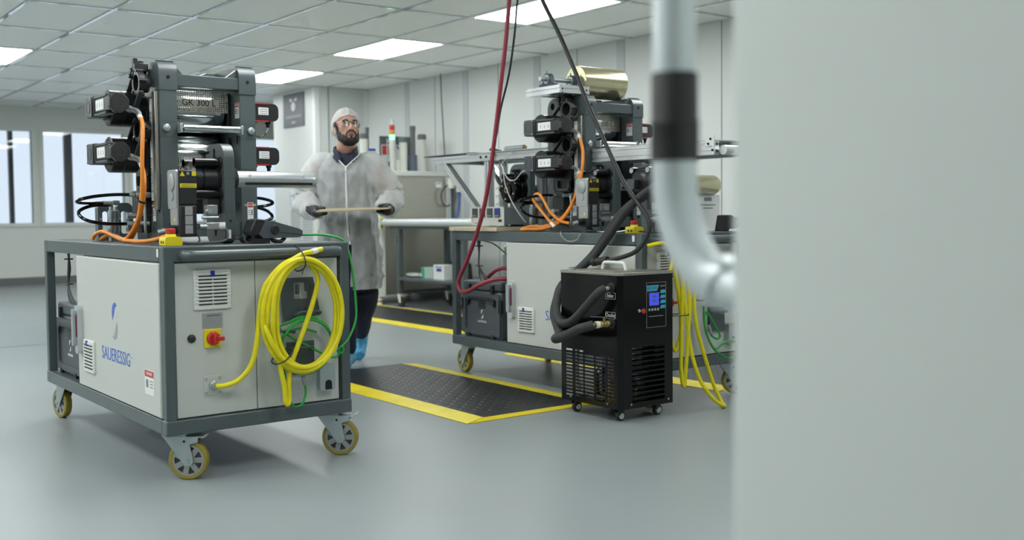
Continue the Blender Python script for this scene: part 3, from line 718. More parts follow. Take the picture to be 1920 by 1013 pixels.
def hyd_hose(which, pts, label, ends):
    t = on(which, 'hydraulic_hose', label, 'hose', (0, 0, 0), 'black hydraulic hoses')
    obj('hose', MB().tube(pts, .0075, 10, 8), M_blackg, t)
    for p, q in ends: obj('hose_end', MB().cyl(p, q, .0095, 10).cyl(Vector(p).lerp(Vector(q), .6), q, .012, 6), M_steel, t)
H1 = [(.20, .90, 1.087), (.11, .90, 1.088), (.02, .895, 1.08), (-.04, .905, 1.066), (-.035, .945, 1.055), (.04, .975, 1.052), (.12, .98, 1.053)]
H2 = [(.11, .985, 1.045), (.03, .975, 1.04), (-.03, .94, 1.02), (-.04, .91, .998), (-.01, .89, .975), (.06, .885, .962), (.13, .885, .96), (.19, .885, .962)]
for w, n in ((1, 'left'), (2, 'right')):
    hyd_hose(w, H1, 'upper black hydraulic hose loop on the drive side of the %s press' % n, (((.17, .90, 1.087), (.225, .89, 1.087)), ((.08, .98, 1.053), (.15, .98, 1.053))))
    hyd_hose(w, H2, 'lower black hydraulic hose loop on the drive side of the %s press' % n, (((.15, .885, .961), (.22, .885, .961)),))
hyd_hose(1, [(.69, .95, 1.07), (.79, .95, 1.074), (.855, .95, 1.062), (.875, .96, 1.048), (.84, .975, 1.036), (.76, .98, 1.03), (.69, .98, 1.03)], 'upper black hose loop right of the left press', (((.685, .95, 1.07), (.72, .95, 1.071)),))
hyd_hose(1, [(.69, .95, 1.04), (.79, .95, 1.028), (.845, .95, 1.01), (.868, .95, .985), (.85, .95, .968), (.79, .955, .955), (.69, .96, .955)], 'lower black hose loop right of the left press', (((.685, .96, .955), (.72, .96, .955)),))
for w, n in ((1, 'left'), (2, 'right')):
    for k, (x, y) in enumerate(((.135, 1.05), (.165, 1.085))):
        t = on(w, 'quick_coupling', '%s upright steel quick coupling behind the hoses of the %s press' % (('near', 'far')[k], n), 'coupling', (x, y, ZT_+.0005))
        obj('coupling_body', MB().lathe((0, 0, 0), (0, 0, 1), [(.013, 0), (.013, .04), (.016, .045), (.016, .075), (.012, .08), (.012, .10), (.015, .105), (.015, .135), (.009, .14), (.009, .155)], 14), M_steel, t)
        obj('hex_nut', MB().cyl((0, 0, .02), (0, 0, .034), .017, 6), M_steel, t)

def orange(which, pts, label, plug=True, r=.0085):
    t = on(which, 'motor_cable', label, 'cable', (0, 0, 0), 'orange motor cables')
    obj('sheath', MB().tube(pts, r, 10, 8), M_orange, t)
    p, q = Vector(pts[0]), Vector(pts[1]); obj('white_marker', MB().ring(p, p+(q-p)*.5, r+.0012, r-.001, 12), M_label, t)
    return t
o = orange(1, [(.137, .635, 1.413), (.135, .60, 1.385), (.125, .565, 1.34), (.115, .55, 1.23), (.115, .56, 1.11), (.11, .60, .99), (.105, .70, .915), (.105, .80, .893), (.105, .93, .908), (.10, 1.06, .925), (.09, 1.14, .912), (.085, 1.165, .890)], 'orange cable dropping from the upper motor of the left press')
obj('cable_tie', MB().ring((.118, .578, 1.06), (.116, .581, 1.053), .021, .018, 16), M_black, o)
orange(1, [(.137, .635, 1.212), (.134, .60, 1.185), (.13, .575, 1.13), (.125, .59, 1.04), (.12, .65, .95), (.12, .74, .897), (.122, .85, .893), (.122, .96, .905), (.118, 1.06, .908), (.11, 1.13, .889)], 'orange cable dropping from the lower motor of the left press')
orange(1, [(.16, .24, .935), (.14, .31, .92), (.11, .40, .899), (.085, .50, .8905), (.085, .62, .8905), (.095, .75, .8905)], 'orange cable lying along the top of the left cart by the stop button')
orange(2, [(.137, .635, 1.413), (.125, .60, 1.37), (.105, .56, 1.31), (.085, .545, 1.22), (.08, .565, 1.13), (.08, .64, 1.02), (.08, .73, .95), (.08, .87, .912), (.08, .98, .912), (.08, 1.08, .895)], 'orange cable dropping from the upper motor of the right press')
orange(2, [(.137, .635, 1.212), (.115, .61, 1.17), (.09, .60, 1.10), (.08, .64, 1.01), (.075, .74, .93), (.07, .88, .898), (.065, .99, .895), (.06, 1.06, .8905)], 'orange cable dropping from the lower motor of the right press')
orange(2, [(.05, .74, .91), (.05, .80, .955), (.05, .87, 1.01), (.05, .925, 1.06), (.05, .915, 1.088), (.05, .88, 1.094), (.05, .845, 1.07), (.055, .79, 1.0), (.07, .72, .945), (.09, .66, .93)], 'orange cable raised in a loop beside the drive of the right press')

# ------------------------------------------------------------------ shaft winder (pedestal plate with motor and tube)
def winder(which, dx, dy, label, big=True, tube=True, h=.40):
    t = on(which, 'shaft_winder', label, 'winder', (dx, dy, ZT_), 'shaft winders')
    slot = lambda y, z, hh=.022, w=.012: rrect(y-w, y+w, z-hh, z+hh, w*.95, 4)
    pl = obj('pedestal_plate', MB().prism(rrect(.20, .395, .0005, h, (.045, .045, .06, .06), 8), 'x', .322, .366, [slot(.30, h-.045, .028), slot(.30, .055, .028)]), M_paint, t, .004)
    for z in (.13, .26): obj('joint_line', MB().box(.3215, .3665, .1994, .202, z-.001, z+.001), M_paintd, pl)
    obj('bolt_hole', MB().cyl((.344, .199, .09), (.344, .202, .09), .006, 12), M_slot, pl)
    zc = .26; yc = .298
    obj('flange', MB().lathe((.322, yc, zc), (-1, 0, 0), [(.075, 0), (.075, .008), (.064, .012), (.064, .065), (.06, .068), (.06, .073), (.068, .076), (.068, .10), (.056, .112), (.045, .118)], 36), M_motor, t, 0, 25)
    for y, z in ((-.058, .062), (.058, .062), (-.058, -.062), (.058, -.062)):
        f = obj('standoff_tube', MB().ring((.322, yc+y, zc+z), (.215, yc+y, zc+z), .0185, .0145, 20), M_blackg, t)
        obj('tube_foot', MB().lathe((.322, yc+y, zc+z), (-1, 0, 0), [(.026, 0), (.026, .005), (.02, .008)], 18), M_motor, f)
        obj('tube_plug', MB().cyl((.25, yc+y, zc+z), (.32, yc+y, zc+z), .0142, 16) if which == 1 else MB().lathe((.216, yc+y, zc+z), (1, 0, 0), [(.0142, 0), (.0142, .1)], 16), M_black if which == 1 else M_cast, f)
    obj('star_knob', MB().prism([(yc-.0+(.026 if k % 2 == 0 else .018)*math.cos(PI*k/5), zc+(.026 if k % 2 == 0 else .018)*math.sin(PI*k/5)) for k in range(10)], 'x', .25, .262), M_black, t, .003)
    obj('top_knob', MB().lathe((.27, yc-.02, zc+.06), (0, 0, 1), [(.008, 0), (.008, .035), (.022, .04), (.024, .048), (.02, .053)], 18), M_black, t)
    obj('collar', MB().lathe((.366, yc, zc), (1, 0, 0), [(.06, 0), (.06, .018), (.05, .024), (.045, .04), (.034, .042)], 32), M_motor, t)
    if tube:
        tb = obj('winding_tube', MB().lathe((.366, yc, zc), (1, 0, 0), [(.033, 0), (.034, .02), (.034, .375), (.030, .39), (.022, .392)], 40), M_alu, t)
        obj('tube_slot', MB().box(.44, .74, yc-.0345, yc-.029, zc-.024, zc-.014), M_slot, tb)
        for x in (.46, .70): obj('screw', MB().cyl((x, yc-.030, zc+.014), (x, yc-.034, zc+.0152), .006, 12), M_steel, tb)
    if big:
        b = obj('gear_housing', MB().box(.139, .212, .205, .30, .155, .29), M_black, t, .004)
        obj('cast_cover', MB().prism([(.205, .14), (.295, .14), (.30, .16), (.30, .285), (.29, .292), (.21, .292), (.203, .285)], 'x', .128, .1389), M_cast, b, .003)
        obj('cover_disc', MB().lathe((.128, .252, .243), (-1, 0, 0), [(.034, 0), (.034, .003), (.031, .004)], 28).lathe((.128, .252, .19), (-1, 0, 0), [(.02, 0), (.02, .003)], 20), M_cast, b)
        obj('warning_band', MB().box(.144, .21, .2040, .2052, .222, .238), M_yel, b)
        for k in range(2): obj('print_line', MB().box(.15, .204, .2036, .2041, .2255+.006*k, .2275+.006*k), M_textdk, b)
        obj('warning_triangle', MB().prism([(.144, .267), (.164, .267), (.154, .286)], 'y', .2040, .2052), M_yel, b)
        obj('warning_square', MB().box(.192, .209, .2040, .2052, .268, .286), M_yel, b)
        obj('cap_screw', MB().cyl((.176, .205, .277), (.176, .202, .277), .006, 14), M_cast, b)
        m = obj('servo_motor', MB().box(.139, .208, .20, .285, .03, .152), M_black, t, .005)
        obj('motor_flank', MB().box(.130, .1385, .205, .28, .075, .152), M_cast, m, .002)
        obj('warning_triangle', MB().prism([(.222, .092), (.238, .092), (.23, .108)], 'x', .1288, .1302), M_yel, m)
        for k in range(3): 
            l = obj('motor_label', MB().box(.160, .190, .1988, .2002, .043+.036*k, .076+.036*k), M_silver, m)
            obj('print_line', MB().box(.168, .182, .1984, .1989, .056+.036*k, .058+.036*k), M_grey, m)
        obj('power_plug', MB().cyl((.138, .25, .055), (.10, .25, .055), .016, 14), M_rubber, m)
        obj('plug_shell', MB().cyl((.10, .25, .055), (.075, .262, .048), .012, 12), M_cast, m)
    else:
        m = obj('stepper_motor', MB().box(.165, .205, .28, .325, zc-.035, zc+.012), M_black, t, .004)
        obj('stepper_face', MB().box(.160, .165, .278, .327, zc-.037, zc+.014), M_motorg, m, .003)
        obj('coupler', MB().cyl((.205, .30, zc-.01), (.24, .30, zc-.01), .02, 16), M_steel, t)
    # small valves in front of the plate
    obj('regulator', MB().box(.255, .30, .215, .25, .115, .155), M_cast, t, .004)
    v = obj('regulator', MB().box(.245, .30, .20, .235, .055, .085), M_cast, t, .004)
    obj('regulator_knob', MB().cyl((.30, .215, .07), (.325, .205, .07), .016, 14), M_vent, v)
    obj('fitting', MB().cyl((.235, .22, .105), (.30, .215, .105), .006, 8).cyl((.22, .21, .07), (.25, .21, .07), .011, 8).cyl((.262, .225, .13), (.262, .205, .13), .010, 10), M_steel, v)
    obj('black_valve', MB().box(.27, .321, .24, .30, .12, .19), M_black, v, .003)
    obj('air_line', MB().tube([(.32, .205, .068), (.328, .195, .05), (.32, .18, .02), (.29, .17, .008), (.24, .165, .006), (.18, .16, .006), (.13, .165, .01), (.10, .18, .012)], .0045, 8, 6), M_motorg, t)
    obj('air_line', MB().tube([(.22, .21, .07), (.205, .20, .05), (.21, .185, .018), (.19, .175, .006), (.15, .17, .006)], .0035, 8, 6), M_rubber, t)
    obj('paper_tag', MB().box(.330, .345, .1985, .2, .02, .055), M_label, t)
    return t
winder(1, 0, 0, 'shaft winder with black motor and long silver tube at the front of the left cart')
winder(2, -.06, .28, 'shaft winder with black motor just in front of the right press', h=.382)
winder(2, -.085, -.145, 'shaft winder with small square motor at the near end of the right cart', big=False, tube=False, h=.38)
def rear_plates(which, x0, x1, y, label, hgt=.175):
    t = on(which, 'rear_pedestal', label, 'pedestal', (0, y, ZT_))
    for x in (x0, x1):
        obj('pedestal_plate', MB().prism(rrect(x, x+.075, .0005, hgt, (.0, .0, .03, .03)), 'y', 0, .045, [rrect(x+.02, x+.055, .03, hgt-.04, .012)]), M_paint, t, .003)
        obj('bolt', MB().cyl((x+.012, 0, .1), (x+.012, -.006, .1), .006, 12), M_steel, t)
rear_plates(1, .12, .205, 1.2, 'low pair of slotted grey plates behind the hoses of the left press')
# ------------------------------------------------------------------ emergency stops
def estop(which, label):
    t = on(which, 'emergency_stop', label, 'stop button', (.078, .135, ZT_), 'yellow emergency stops')
    obj('yellow_box', MB().prism(rrect(-.033, .033, 0.0003, .034, (.003, .003, .012, .012)), 'y', -.033, .033), M_yel, t, .004)
    obj('yellow_neck', MB().lathe((0, 0, .034), (0, 0, 1), [(.024, -.004), (.020, .003), (.019, .010)], 24), M_yel, t)
    obj('red_button', MB().lathe((0, 0, .044), (0, 0, 1), [(.013, 0), (.0185, .004), (.0185, .018), (.016, .021)], 24), M_red, t)
    for k in range(2): obj('print_line', MB().box(-.0335, -.0328, -.02+.022*k, -.006+.022*k, .008, .018), M_textdk, t)
estop(1, 'yellow box with red stop button on the left cart corner')
estop(2, 'yellow box with red stop button on the right cart corner')

# ------------------------------------------------------------------ yellow and green cables of the left cart
def coil(cx, cz, loops, y0, start=0, steps=16):
    """list of loops (rx, rz, dx, dz) wound clockwise from the left"""
    P = []; n = len(loops)
    for k, (rx, rz, dx, dz) in enumerate(loops):
        nx = loops[min(k+1, n-1)]
        for i in range(steps):
            f = i/steps; a = PI-2*PI*f+start
            q = [(1-f)*u+f*v for u, v in zip((rx, rz, dx, dz), nx)]
            P.append((cx+q[2]+q[0]*math.cos(a), y0-.012*(k % 3)-.008*math.sin(2*PI*f+k), cz+q[3]+q[1]*math.sin(a)))
    return P
t = on(1, 'yellow_cable', 'coiled yellow cable hanging from the handle of the left cart', 'cable', (0, 0, 0))
pts = [(.183, -.018, .352), (.215, -.035, .353), (.26, -.05, .372), (.30, -.065, .42), (.322, -.075, .50)]
pts += coil(.503, .60, [(.176, .226, 0, 0), (.158, .22, .010, .004), (.142, .222, .012, .002), (.166, .205, .004, .012), (.124, .202, .020, .0), (.170, .222, .004, .004), (.146, .21, .006, .0)], -.085)[1:]
pts += [(.345, -.085, .60), (.36, -.095, .70), (.42, -.10, .79), (.50, -.10, .838), (.545, -.098, .848), (.595, -.09, .858)]
obj('cable', MB().tube(pts, .0098, 12, 5), M_yellow, t)
lp = [(.40, -.092, .48), (.41, -.096, .40), (.425, -.094, .33), (.43, -.09, .275), (.438, -.09, .262), (.446, -.088, .28), (.447, -.085, .34), (.46, -.08, .41), (.50, -.075, .50), (.545, -.07, .60), (.578, -.068, .69), (.585, -.07, .75), (.55, -.078, .80)]
obj('cable_tail', MB().tube(lp, .0098, 12, 6), M_yellow, t)
obj('cut_end', MB().cyl((.593, -.0905, .8575), (.598, -.0895, .8585), .0088, 14), M_cast, t)
obj('cable_flag', MB().ring((.548, -.0975, .8487), (.572, -.0935, .8533), .0115, .009, 16), M_label, t)
obj('cable_tie', MB().tube([(.502, -.06, .872), (.504, -.125, .83), (.503, -.125, .79), (.50, -.06, .775), (.50, -.035, .82)], .003, 6, 5, True).tube([(.50, -.12, .785), (.49, -.13, .765)], .002, 5), M_black, t)
obj('cable_tie', MB().tube([(.385, -.11, .425), (.42, -.125, .44), (.45, -.12, .475), (.43, -.06, .47), (.39, -.06, .435)], .003, 6, 5, True).tube([(.39, -.115, .425), (.37, -.125, .432)], .002, 5), M_black, t)

t = on(1, 'green_cable', 'green cable coiled on hooks and running up to the handset of the left cart', 'cable', (0, 0, 0))
g = [(.597, .12, .910), (.64, .12, .911), (.70, .10, .909), (.745, .07, .899), (.772, .05, .88), (.782, .03, .83), (.788, .01, .74), (.789, -.005, .64), (.78, -.02, .56), (.74, -.032, .49), (.70, -.035, .455), (.688, -.035, .44), (.70, -.045, .435), (.707, -.045, .45), (.695, -.04, .458), (.66, -.038, .42)]
g += coil(.545, .475, [(.118, .118, 0, 0), (.108, .112, .006, .002), (.112, .105, 0, 0)], -.030, start=-.6)
g += [(.45, -.03, .42), (.465, -.03, .32), (.478, -.03, .262), (.50, -.03, .237), (.528, -.03, .245), (.545, -.028, .28), (.545, -.026, .32)]
obj('cable', MB().tube(g, .0048, 10, 5), M_green, t)
obj('branch', MB().tube([(.435, -.028, .48), (.47, -.03, .53), (.53, -.03, .545), (.60, -.025, .525)], .0045, 8, 6), M_green, t)
obj('plug', MB().cyl((.545, -.026, .322), (.538, -.024, .352), .009, 12).cyl((.545, -.026, .318), (.545, -.026, .326), .007, 12), M_cast, t)

# handset on its cradle
t = on(1, 'handset', 'dark blue grey handheld terminal resting on the left cart behind the handle', 'handset', (0, .12, ZT_))
obj('handset_body', MB().prism([(.405, .042), (.44, .088), (.475, .088), (.50, .08), (.585, .056), (.600, .048), (.600, .030), (.588, .022), (.52, .020), (.43, .020)], 'y', -.04, .04), M_case, t, .008, seg=3)
obj('handset_rim', MB().prism([(.375, .05), (.395, .095), (.412, .098), (.44, .092), (.41, .035), (.385, .03)], 'y', -.042, .042), M_black, t, .006)
obj('round_button', MB().cyl((.478, -.04, .054), (.478, -.048, .054), .018, 24), M_black, t, .002)
obj('handset_seam', MB().bar((.50, -.0402, .043), (.595, -.0402, .031), .0015, .002), M_slot, t)
obj('cradle_strap', MB().tube([(.47, -.02, .025), (.48, -.02, .01), (.51, -.02, .006), (.53, -.02, .02)], .008, 8, 5).box(.40, .46, -.035, .035, .0006, .02), M_black, t)
t = on(1, 'round_fitting', 'round steel ended black fittings lying behind the winder of the left cart', 'fitting', (.40, .16, ZT_))
obj('fitting_body', MB().cyl((0, 0, .018), (0, .05, .018), .017, 20), M_black, t)
obj('fitting_rim', MB().ring((0, -.003, .018), (0, .004, .018), .0175, .012, 20), M_cast, t)

# ================================================================== THINGS ON AND AROUND THE RIGHT CART
# yellow coil
t = on(2, 'yellow_cable', 'long yellow cable looping from the right cart down to the floor behind the chiller', 'cable', (0, 0, 0))
p2 = [(-.01, -.05, .822), (.03, -.085, .835), (.09, -.09, .832), (.13, -.10, .80), (.10, -.10, .70), (.085, -.10, .55), (.09, -.10, .40), (.13, -.10, .30), (.17, -.10, .40), (.16, -.10, .55), (.13, -.10, .70), (.15, -.105, .80), (.165, -.08, .83), (.18, -.10, .79), (.17, -.11, .6), (.155, -.12, .40), (.15, -.12, .22), (.16, -.13, .12), (.175, -.13, .22), (.19, -.13, .38), (.21, -.12, .55), (.20, -.105, .70), (.17, -.10, .80), (.15, -.08, .838), (.14, -.07, .82), (.16, -.10, .74), (.19, -.115, .5), (.20, -.14, .3), (.235, -.17, .15), (.29, -.20, .06), (.345, -.215, .018), (.375, -.20, .013), (.385, -.17, .03), (.36, -.14, .12), (.31, -.12, .28), (.27, -.11, .42), (.265, -.10, .55), (.30, -.10, .68), (.31, -.07, .80)]
obj('cable', MB().tube(p2, .0098, 12, 6), M_yellow, t)
obj('cable_tie', MB().tube([(.06, -.08, .48), (.06, -.13, .48), (.17, -.15, .478), (.19, -.10, .48), (.10, -.075, .48)], .003, 6, 4, True), M_black, t)
t = on(2, 'green_cable', 'green cable looped on the front of the right cart at its right end', 'cable', (0, 0, 0))
obj('cable', MB().tube([(.40, -.04, .50), (.395, -.045, .44), (.41, -.05, .36), (.46, -.05, .28), (.53, -.05, .235), (.59, -.05, .215), (.64, -.05, .25), (.62, -.05, .31), (.54, -.05, .30), (.48, -.048, .275), (.43, -.045, .33), (.405, -.04, .42), (.42, -.04, .47), (.48, -.04, .40), (.52, -.042, .34), (.50, -.04, .325), (.465, -.04, .34), (.455, -.04, .355)], .0055, 10, 6), M_green, t)
obj('plug', MB().cyl((.455, -.04, .355), (.435, -.04, .40), .009, 12), M_cast, t)

# aluminium profile helper: bar with real grooves along its length
def profile(nm, p, q, parent, n=1, w=.04, up=(0, 0, 1)):
    """slotted aluminium profile, n slots stacked along up"""
    p, q = Vector(p), Vector(q); d = (q-p).normalized(); u = Vector(up); u = (u-d*u.dot(d)).normalized(); v = d.cross(u)
    h = w*n/2; a = w/2; g = .0045; k = .006
    out = [(-a, -h)]
    out += [(-g, -h), (-g, -h+k), (g, -h+k), (g, -h)]
    out += [(a, -h)]
    for i in range(n):
        z = -h+w*(i+.5); out += [(a, z-g), (a-k, z-g), (a-k, z+g), (a, z+g)]
    out += [(a, h), (g, h), (g, h-k), (-g, h-k), (-g, h), (-a, h)]
    for i in reversed(range(n)):
        z = -h+w*(i+.5); out += [(-a, z+g), (-a+k, z+g), (-a+k, z-g), (-a, z-g)]
    tris = tessellate_polygon([[Vector((x, y, 0)) for x, y in out]]); N = len(out)
    vs = [e+v*x+u*y for e in (p, q) for x, y in out]
    fs = [tuple(t_) for t_ in tris]+[tuple(N+i for i in reversed(t_)) for t_ in tris]+[(i, (i+1) % N, N+(i+1) % N, N+i) for i in range(N)]
    o = obj(nm, MB().add(vs, fs), M_alu, parent)
    # hollow core seen at the ends
    c = MB()
    for e, s in ((p, -1), (q, 1)):
        for i in range(n): c.cyl(e+u*(-h+w*(i+.5))+d*s*.0002, e+u*(-h+w*(i+.5))+d*s*.0012, .006, 8)
    obj('profile_core', c, M_slot, o)
    return o
t = on(2, 'film_unwind_frame', 'aluminium profile frame with blue bearings and steel shaft on top of the right press', 'frame', (0, 0, 1.6495))
profile('profile_beam', (.106, .73, .0225), (.106, 1.03, .0225), t, 1, .044)
profile('profile_beam', (.28, .73, .0225), (.28, 1.0, .0225), t, 1, .044)
profile('profile_beam', (.129, .752, .0225), (.257, .752, .0225), t, 1, .044)
profile('profile_beam', (.129, .98, .0225), (.257, .98, .0225), t, 1, .044)
obj('under_plate', MB().box(.13, .256, .78, .96, .004, .010), M_alu, t)
obj('steel_shaft', MB().cyl((.045, .853, .085), (.70, .853, .085), .013, 20), M_steel, t)
for x in (.106, .28):
    b = obj('pillow_block', MB().prism([(.785, .0452), (.92, .0452), (.92, .057), (.895, .062), (.887, .085)]+[(.853+.034*math.cos(a*PI/10), .085+.034*math.sin(a*PI/10)) for a in range(1, 10)]+[(.819, .085), (.81, .062), (.785, .057)], 'x', x-.015, x+.015), M_bearing, t, .003)
    obj('bearing_ring', MB().ring((x-.018, .853, .085), (x+.018, .853, .085), .026, .014, 24), M_cast, b)
    for y in (.797, .908): obj('bolt', MB().cyl((x, y, .055), (x, y, .067), .008, 6), M_steel, b)
    obj('grease_nipple', MB().cyl((x-.012, .853, .118), (x-.012, .853, .13), .004, 8), M_teal, b)
t = on(2, 'film_roll', 'large shiny gold film roll on the steel shaft above the right press', 'roll', (.302, .853, 1.7345))
obj('film_winding', MB().lathe((0, 0, 0), (1, 0, 0), [(.04, .004), (.088, .004), (.0905, .007), (.0905, .325), (.088, .328), (.04, .328), (.04, .004)], 64, False), M_gold, t, 0, 25)
obj('core_tube', MB().ring((0, 0, 0), (.332, 0, 0), .04, .0135, 32), M_board, t)
# slotted rail table on the near side
t = on(2, 'profile_rail', 'stacked aluminium profile rails reaching out from the front of the right press', 'rail', (0, 0, 0))
profile('rail', (.30, .69, 1.303), (.30, -.22, 1.303), t, 2, .035)
profile('rail', (.58, .69, 1.303), (.58, -.30, 1.303), t, 2, .035)
obj('cover_plate', MB().box(.282, .60, -.20, .69, 1.339, 1.343), M_alu, t)
eb = obj('end_bracket', MB().prism([(-.225, 1.27), (-.225, 1.365), (-.212, 1.365), (-.17, 1.335), (-.17, 1.31), (-.212, 1.31), (-.212, 1.27)], 'x', .272, .281), M_label, t, .002)
for y, z in ((-.19, 1.322), (-.205, 1.345), (-.218, 1.29)): obj('bolt', MB().cyl((.272, y, z), (.267, y, z), .006, 8), M_slot, eb)
obj('cross_roller', MB().cyl((.30, -.26, 1.29), (.58, -.26, 1.29), .024, 24), M_alu, t)
# far side table on posts
t = on(2, 'profile_table', 'aluminium profile table on slotted posts at the far end of the right cart', 'table', (0, 0, 0))
profile('table_beam', (.30, 1.05, 1.345), (.30, 2.32, 1.345), t, 1, .045)
profile('table_beam', (.66, 1.05, 1.345), (.66, 2.32, 1.345), t, 1, .045)
profile('cross_beam', (.323, 1.70, 1.345), (.637, 1.70, 1.345), t, 1, .04)
profile('cross_beam', (.323, 2.29, 1.345), (.637, 2.29, 1.345), t, 1, .04)
profile('table_post', (.30, 1.70, .883), (.30, 1.70, 1.322), t, 1, .045, (0, 1, 0))
profile('table_post', (.36, 1.63, .883), (.36, 1.63, 1.322), t, 1, .04, (0, 1, 0))
profile('table_post', (.30, 1.155, .883), (.30, 1.155, 1.322), t, 1, .045, (0, 1, 0))
profile('table_post', (.66, 1.64, .883), (.66, 1.64, 1.322), t, 1, .045, (0, 1, 0))
profile('diagonal_brace', (.30, 2.20, 1.32), (.30, 1.735, .93), t, 1, .04, (0, 1, 0))
profile('diagonal_brace', (.66, 2.20, 1.32), (.66, 1.69, .93), t, 1, .04, (0, 1, 0))
obj('table_plate', MB().box(.26, .70, 1.06, 1.90, 1.3685, 1.374), M_alu, t)
obj('film_tray', MB().box(.29, .68, 1.86, 2.46, 1.376, 1.383), M_case, t, .002)
obj('edge_roller', MB().cyl((.30, 2.36, 1.36), (.67, 2.36, 1.36), .012, 16), M_alu, t)
jp = obj('joint_plate', MB().box(.270, .2765, 1.60, 1.78, 1.32, 1.37), M_alu, t, .002)
for y in (1.63, 1.69, 1.75): obj('bolt', MB().cyl((.270, y, 1.345), (.266, y, 1.345), .008, 10), M_slot, jp)
obj('coil_spring', MB().tube([(.27+.055*math.cos(a*.7), 1.50+.055*math.sin(a*.7), 1.16-.0055*a) for a in range(48)], .0016, 5, 2), M_brass, t)
t = on(2, 'silver_canister', 'small silver cylinder lying on the far table of the right cart', 'canister', (.33, 1.37, 1.3905))
obj('canister_body', MB().cyl((0, 0, 0), (0, .19, 0), .016, 20), M_steel, t); obj('canister_cap', MB().cyl((0, -.006, 0), (0, 0, 0), .013, 16).cyl((0, -.02, 0), (0, -.006, 0), .006, 10), M_brass, t)
t = on(2, 'black_clamp', 'black clamp lying on the far table next to the silver cylinder', 'clamp', (.33, 1.62, 1.3745))
obj('clamp_body', MB().prism([(0, 0), (.03, 0), (.10, .012), (.10, .02), (.06, .026), (0, .012)], 'x', -.012, .012), M_black, t, .003)
# rear winder hub
t = on(2, 'rear_winder', 'black hub winder on a slotted grey plate at the far side of the right press', 'winder', (0, 0, ZT_))
obj('pedestal_plate', MB().prism(rrect(1.17, 1.37, .0005, .40, (.03, .03, .06, .06), 8), 'x', .215, .255, [rrect(1.26, 1.285, .33, .37, .01)]), M_paint, t, .004)
hb = obj('hub', MB().lathe((.215, 1.27, .245), (-1, 0, 0), [(.08, 0), (.08, .035), (.072, .04), (.072, .06), (.08, .062), (.08, .085), (.074, .09), (.04, .092), (.04, .10), (.018, .102)], 40), M_blackg, t, 0, 25)
obj('hub_bore', MB().ring((.112, 1.27, .245), (.118, 1.27, .245), .018, .011, 20), M_brass, hb)
for k in range(4):
    a = PI/2*k+.4; obj('cap_screw', MB().cyl((.127, 1.27+.06*math.cos(a), .245+.06*math.sin(a)), (.122, 1.27+.06*math.cos(a), .245+.06*math.sin(a)), .006, 10), M_steel, hb)
obj('top_knob', MB().lathe((.19, 1.28, .32), (0, 0, 1), [(.009, 0), (.009, .03), (.026, .034), (.028, .044), (.022, .048)], 18), M_black, t)
obj('side_knob', MB().lathe((.15, 1.35, .25), (0, 1, 0), [(.008, 0), (.008, .01), (.016, .014), (.016, .022)], 12), M_black, t)
for y in (1.21, 1.335): obj('standoff', MB().cyl((.215, y, .325), (.14, y, .325), .018, 18), M_blackg, t)
obj('roller', MB().cyl((.255, 1.27, .245), (.62, 1.27, .245), .03, 28), M_gold, t)
obj('end_plate', MB().prism(rrect(1.19, 1.36, .0005, .34, .03), 'x', .62, .65), M_paint, t, .003)
for i, pts in enumerate(([(.28, 1.41, 1.376), (.24, 1.42, 1.33), (.16, 1.38, 1.28), (.10, 1.28, 1.25), (.09, 1.25, 1.16), (.10, 1.20, 1.06), (.12, 1.16, .99), (.16, 1.14, .93)], [(.10, 1.28, 1.245), (.09, 1.22, 1.19), (.08, 1.14, 1.18), (.06, 1.05, 1.22), (.05, .99, 1.235)])):
    tag(obj('white_wire', MB().tube(flat(2, pts), .003, 6, 6), M_vent), ('thin white wire hanging from the far table past the black hub', 'thin white wire from the black hub to the lower drive motor')[i], 'wire')
t = on(2, 'black_probe', 'black probe hanging on a wire beside the aluminium posts', 'probe', (0, 0, 0))
obj('probe_body', MB().tube([(.18, 1.46, 1.215), (.18, 1.435, 1.18), (.18, 1.41, 1.15)], lambda f: .006+.007*math.sin(PI*min(1, f+.15)), 10, 5), M_black, t)
obj('probe_wire', MB().tube([(.18, 1.46, 1.215), (.19, 1.49, 1.26), (.25, 1.53, 1.31), (.30, 1.55, 1.33)], .0015, 5, 5), M_black, t)
# temperature controller, plywood board
tag(obj('plywood_board', MB().box(*(3.649-.012, 3.649+.40), 3.795+1.20, 3.795+1.70, ZT_-.0215+.022, ZT_-.0215+.046), M_wood, None, .002), 'plywood board lying on the far corner of the right cart', 'board')
t = on(2, 'temperature_controller', 'grey box with four small displays on the plywood board', 'controller', (.06, 1.39, ZT_+.0250))
def ctl():
    a = Matrix.Rotation(math.radians(0), 4, 'Z')
    obj('controller_case', MB().box(.004, .27, -.16, .16, .014, .115), M_steel, t, .002)
    obj('front_plate', MB().box(-.0005, .004, -.168, .168, .008, .120), M_door, t, .001)
    for s in (-1, 1):
        for x in (.03, .24): obj('rubber_foot', MB().cyl((x, s*.13, 0.0003), (x, s*.13, .0145), .012, 10), M_vent, t)
    for k in range(4):
        y = .125-.077*k
        m = obj('display_module', MB().box(-.008, -.0003, y-.026, y+.026, .058, .112), M_case, t, .002)
        obj('display_glass', MB().box(-.0092, -.0078, y-.022, y+.022, .076, .108), M_bluedk if k == 3 else M_motorg, m)
        for b in range(3): obj('key', MB().box(-.0095, -.0078, y-.018+.014*b, y-.008+.014*b, .063, .070), M_cast, m)
    obj('rocker_switch', MB().box(-.004, -.0003, -.145, -.115, .030, .045), M_black, t, .001)
    obj('red_mark', MB().box(-.0012, -.0003, .158, .166, .03, .06), M_red, t)
    obj('print_line', MB().box(-.0012, -.0003, .105, .13, .020, .025), M_grey, t)
ctl()
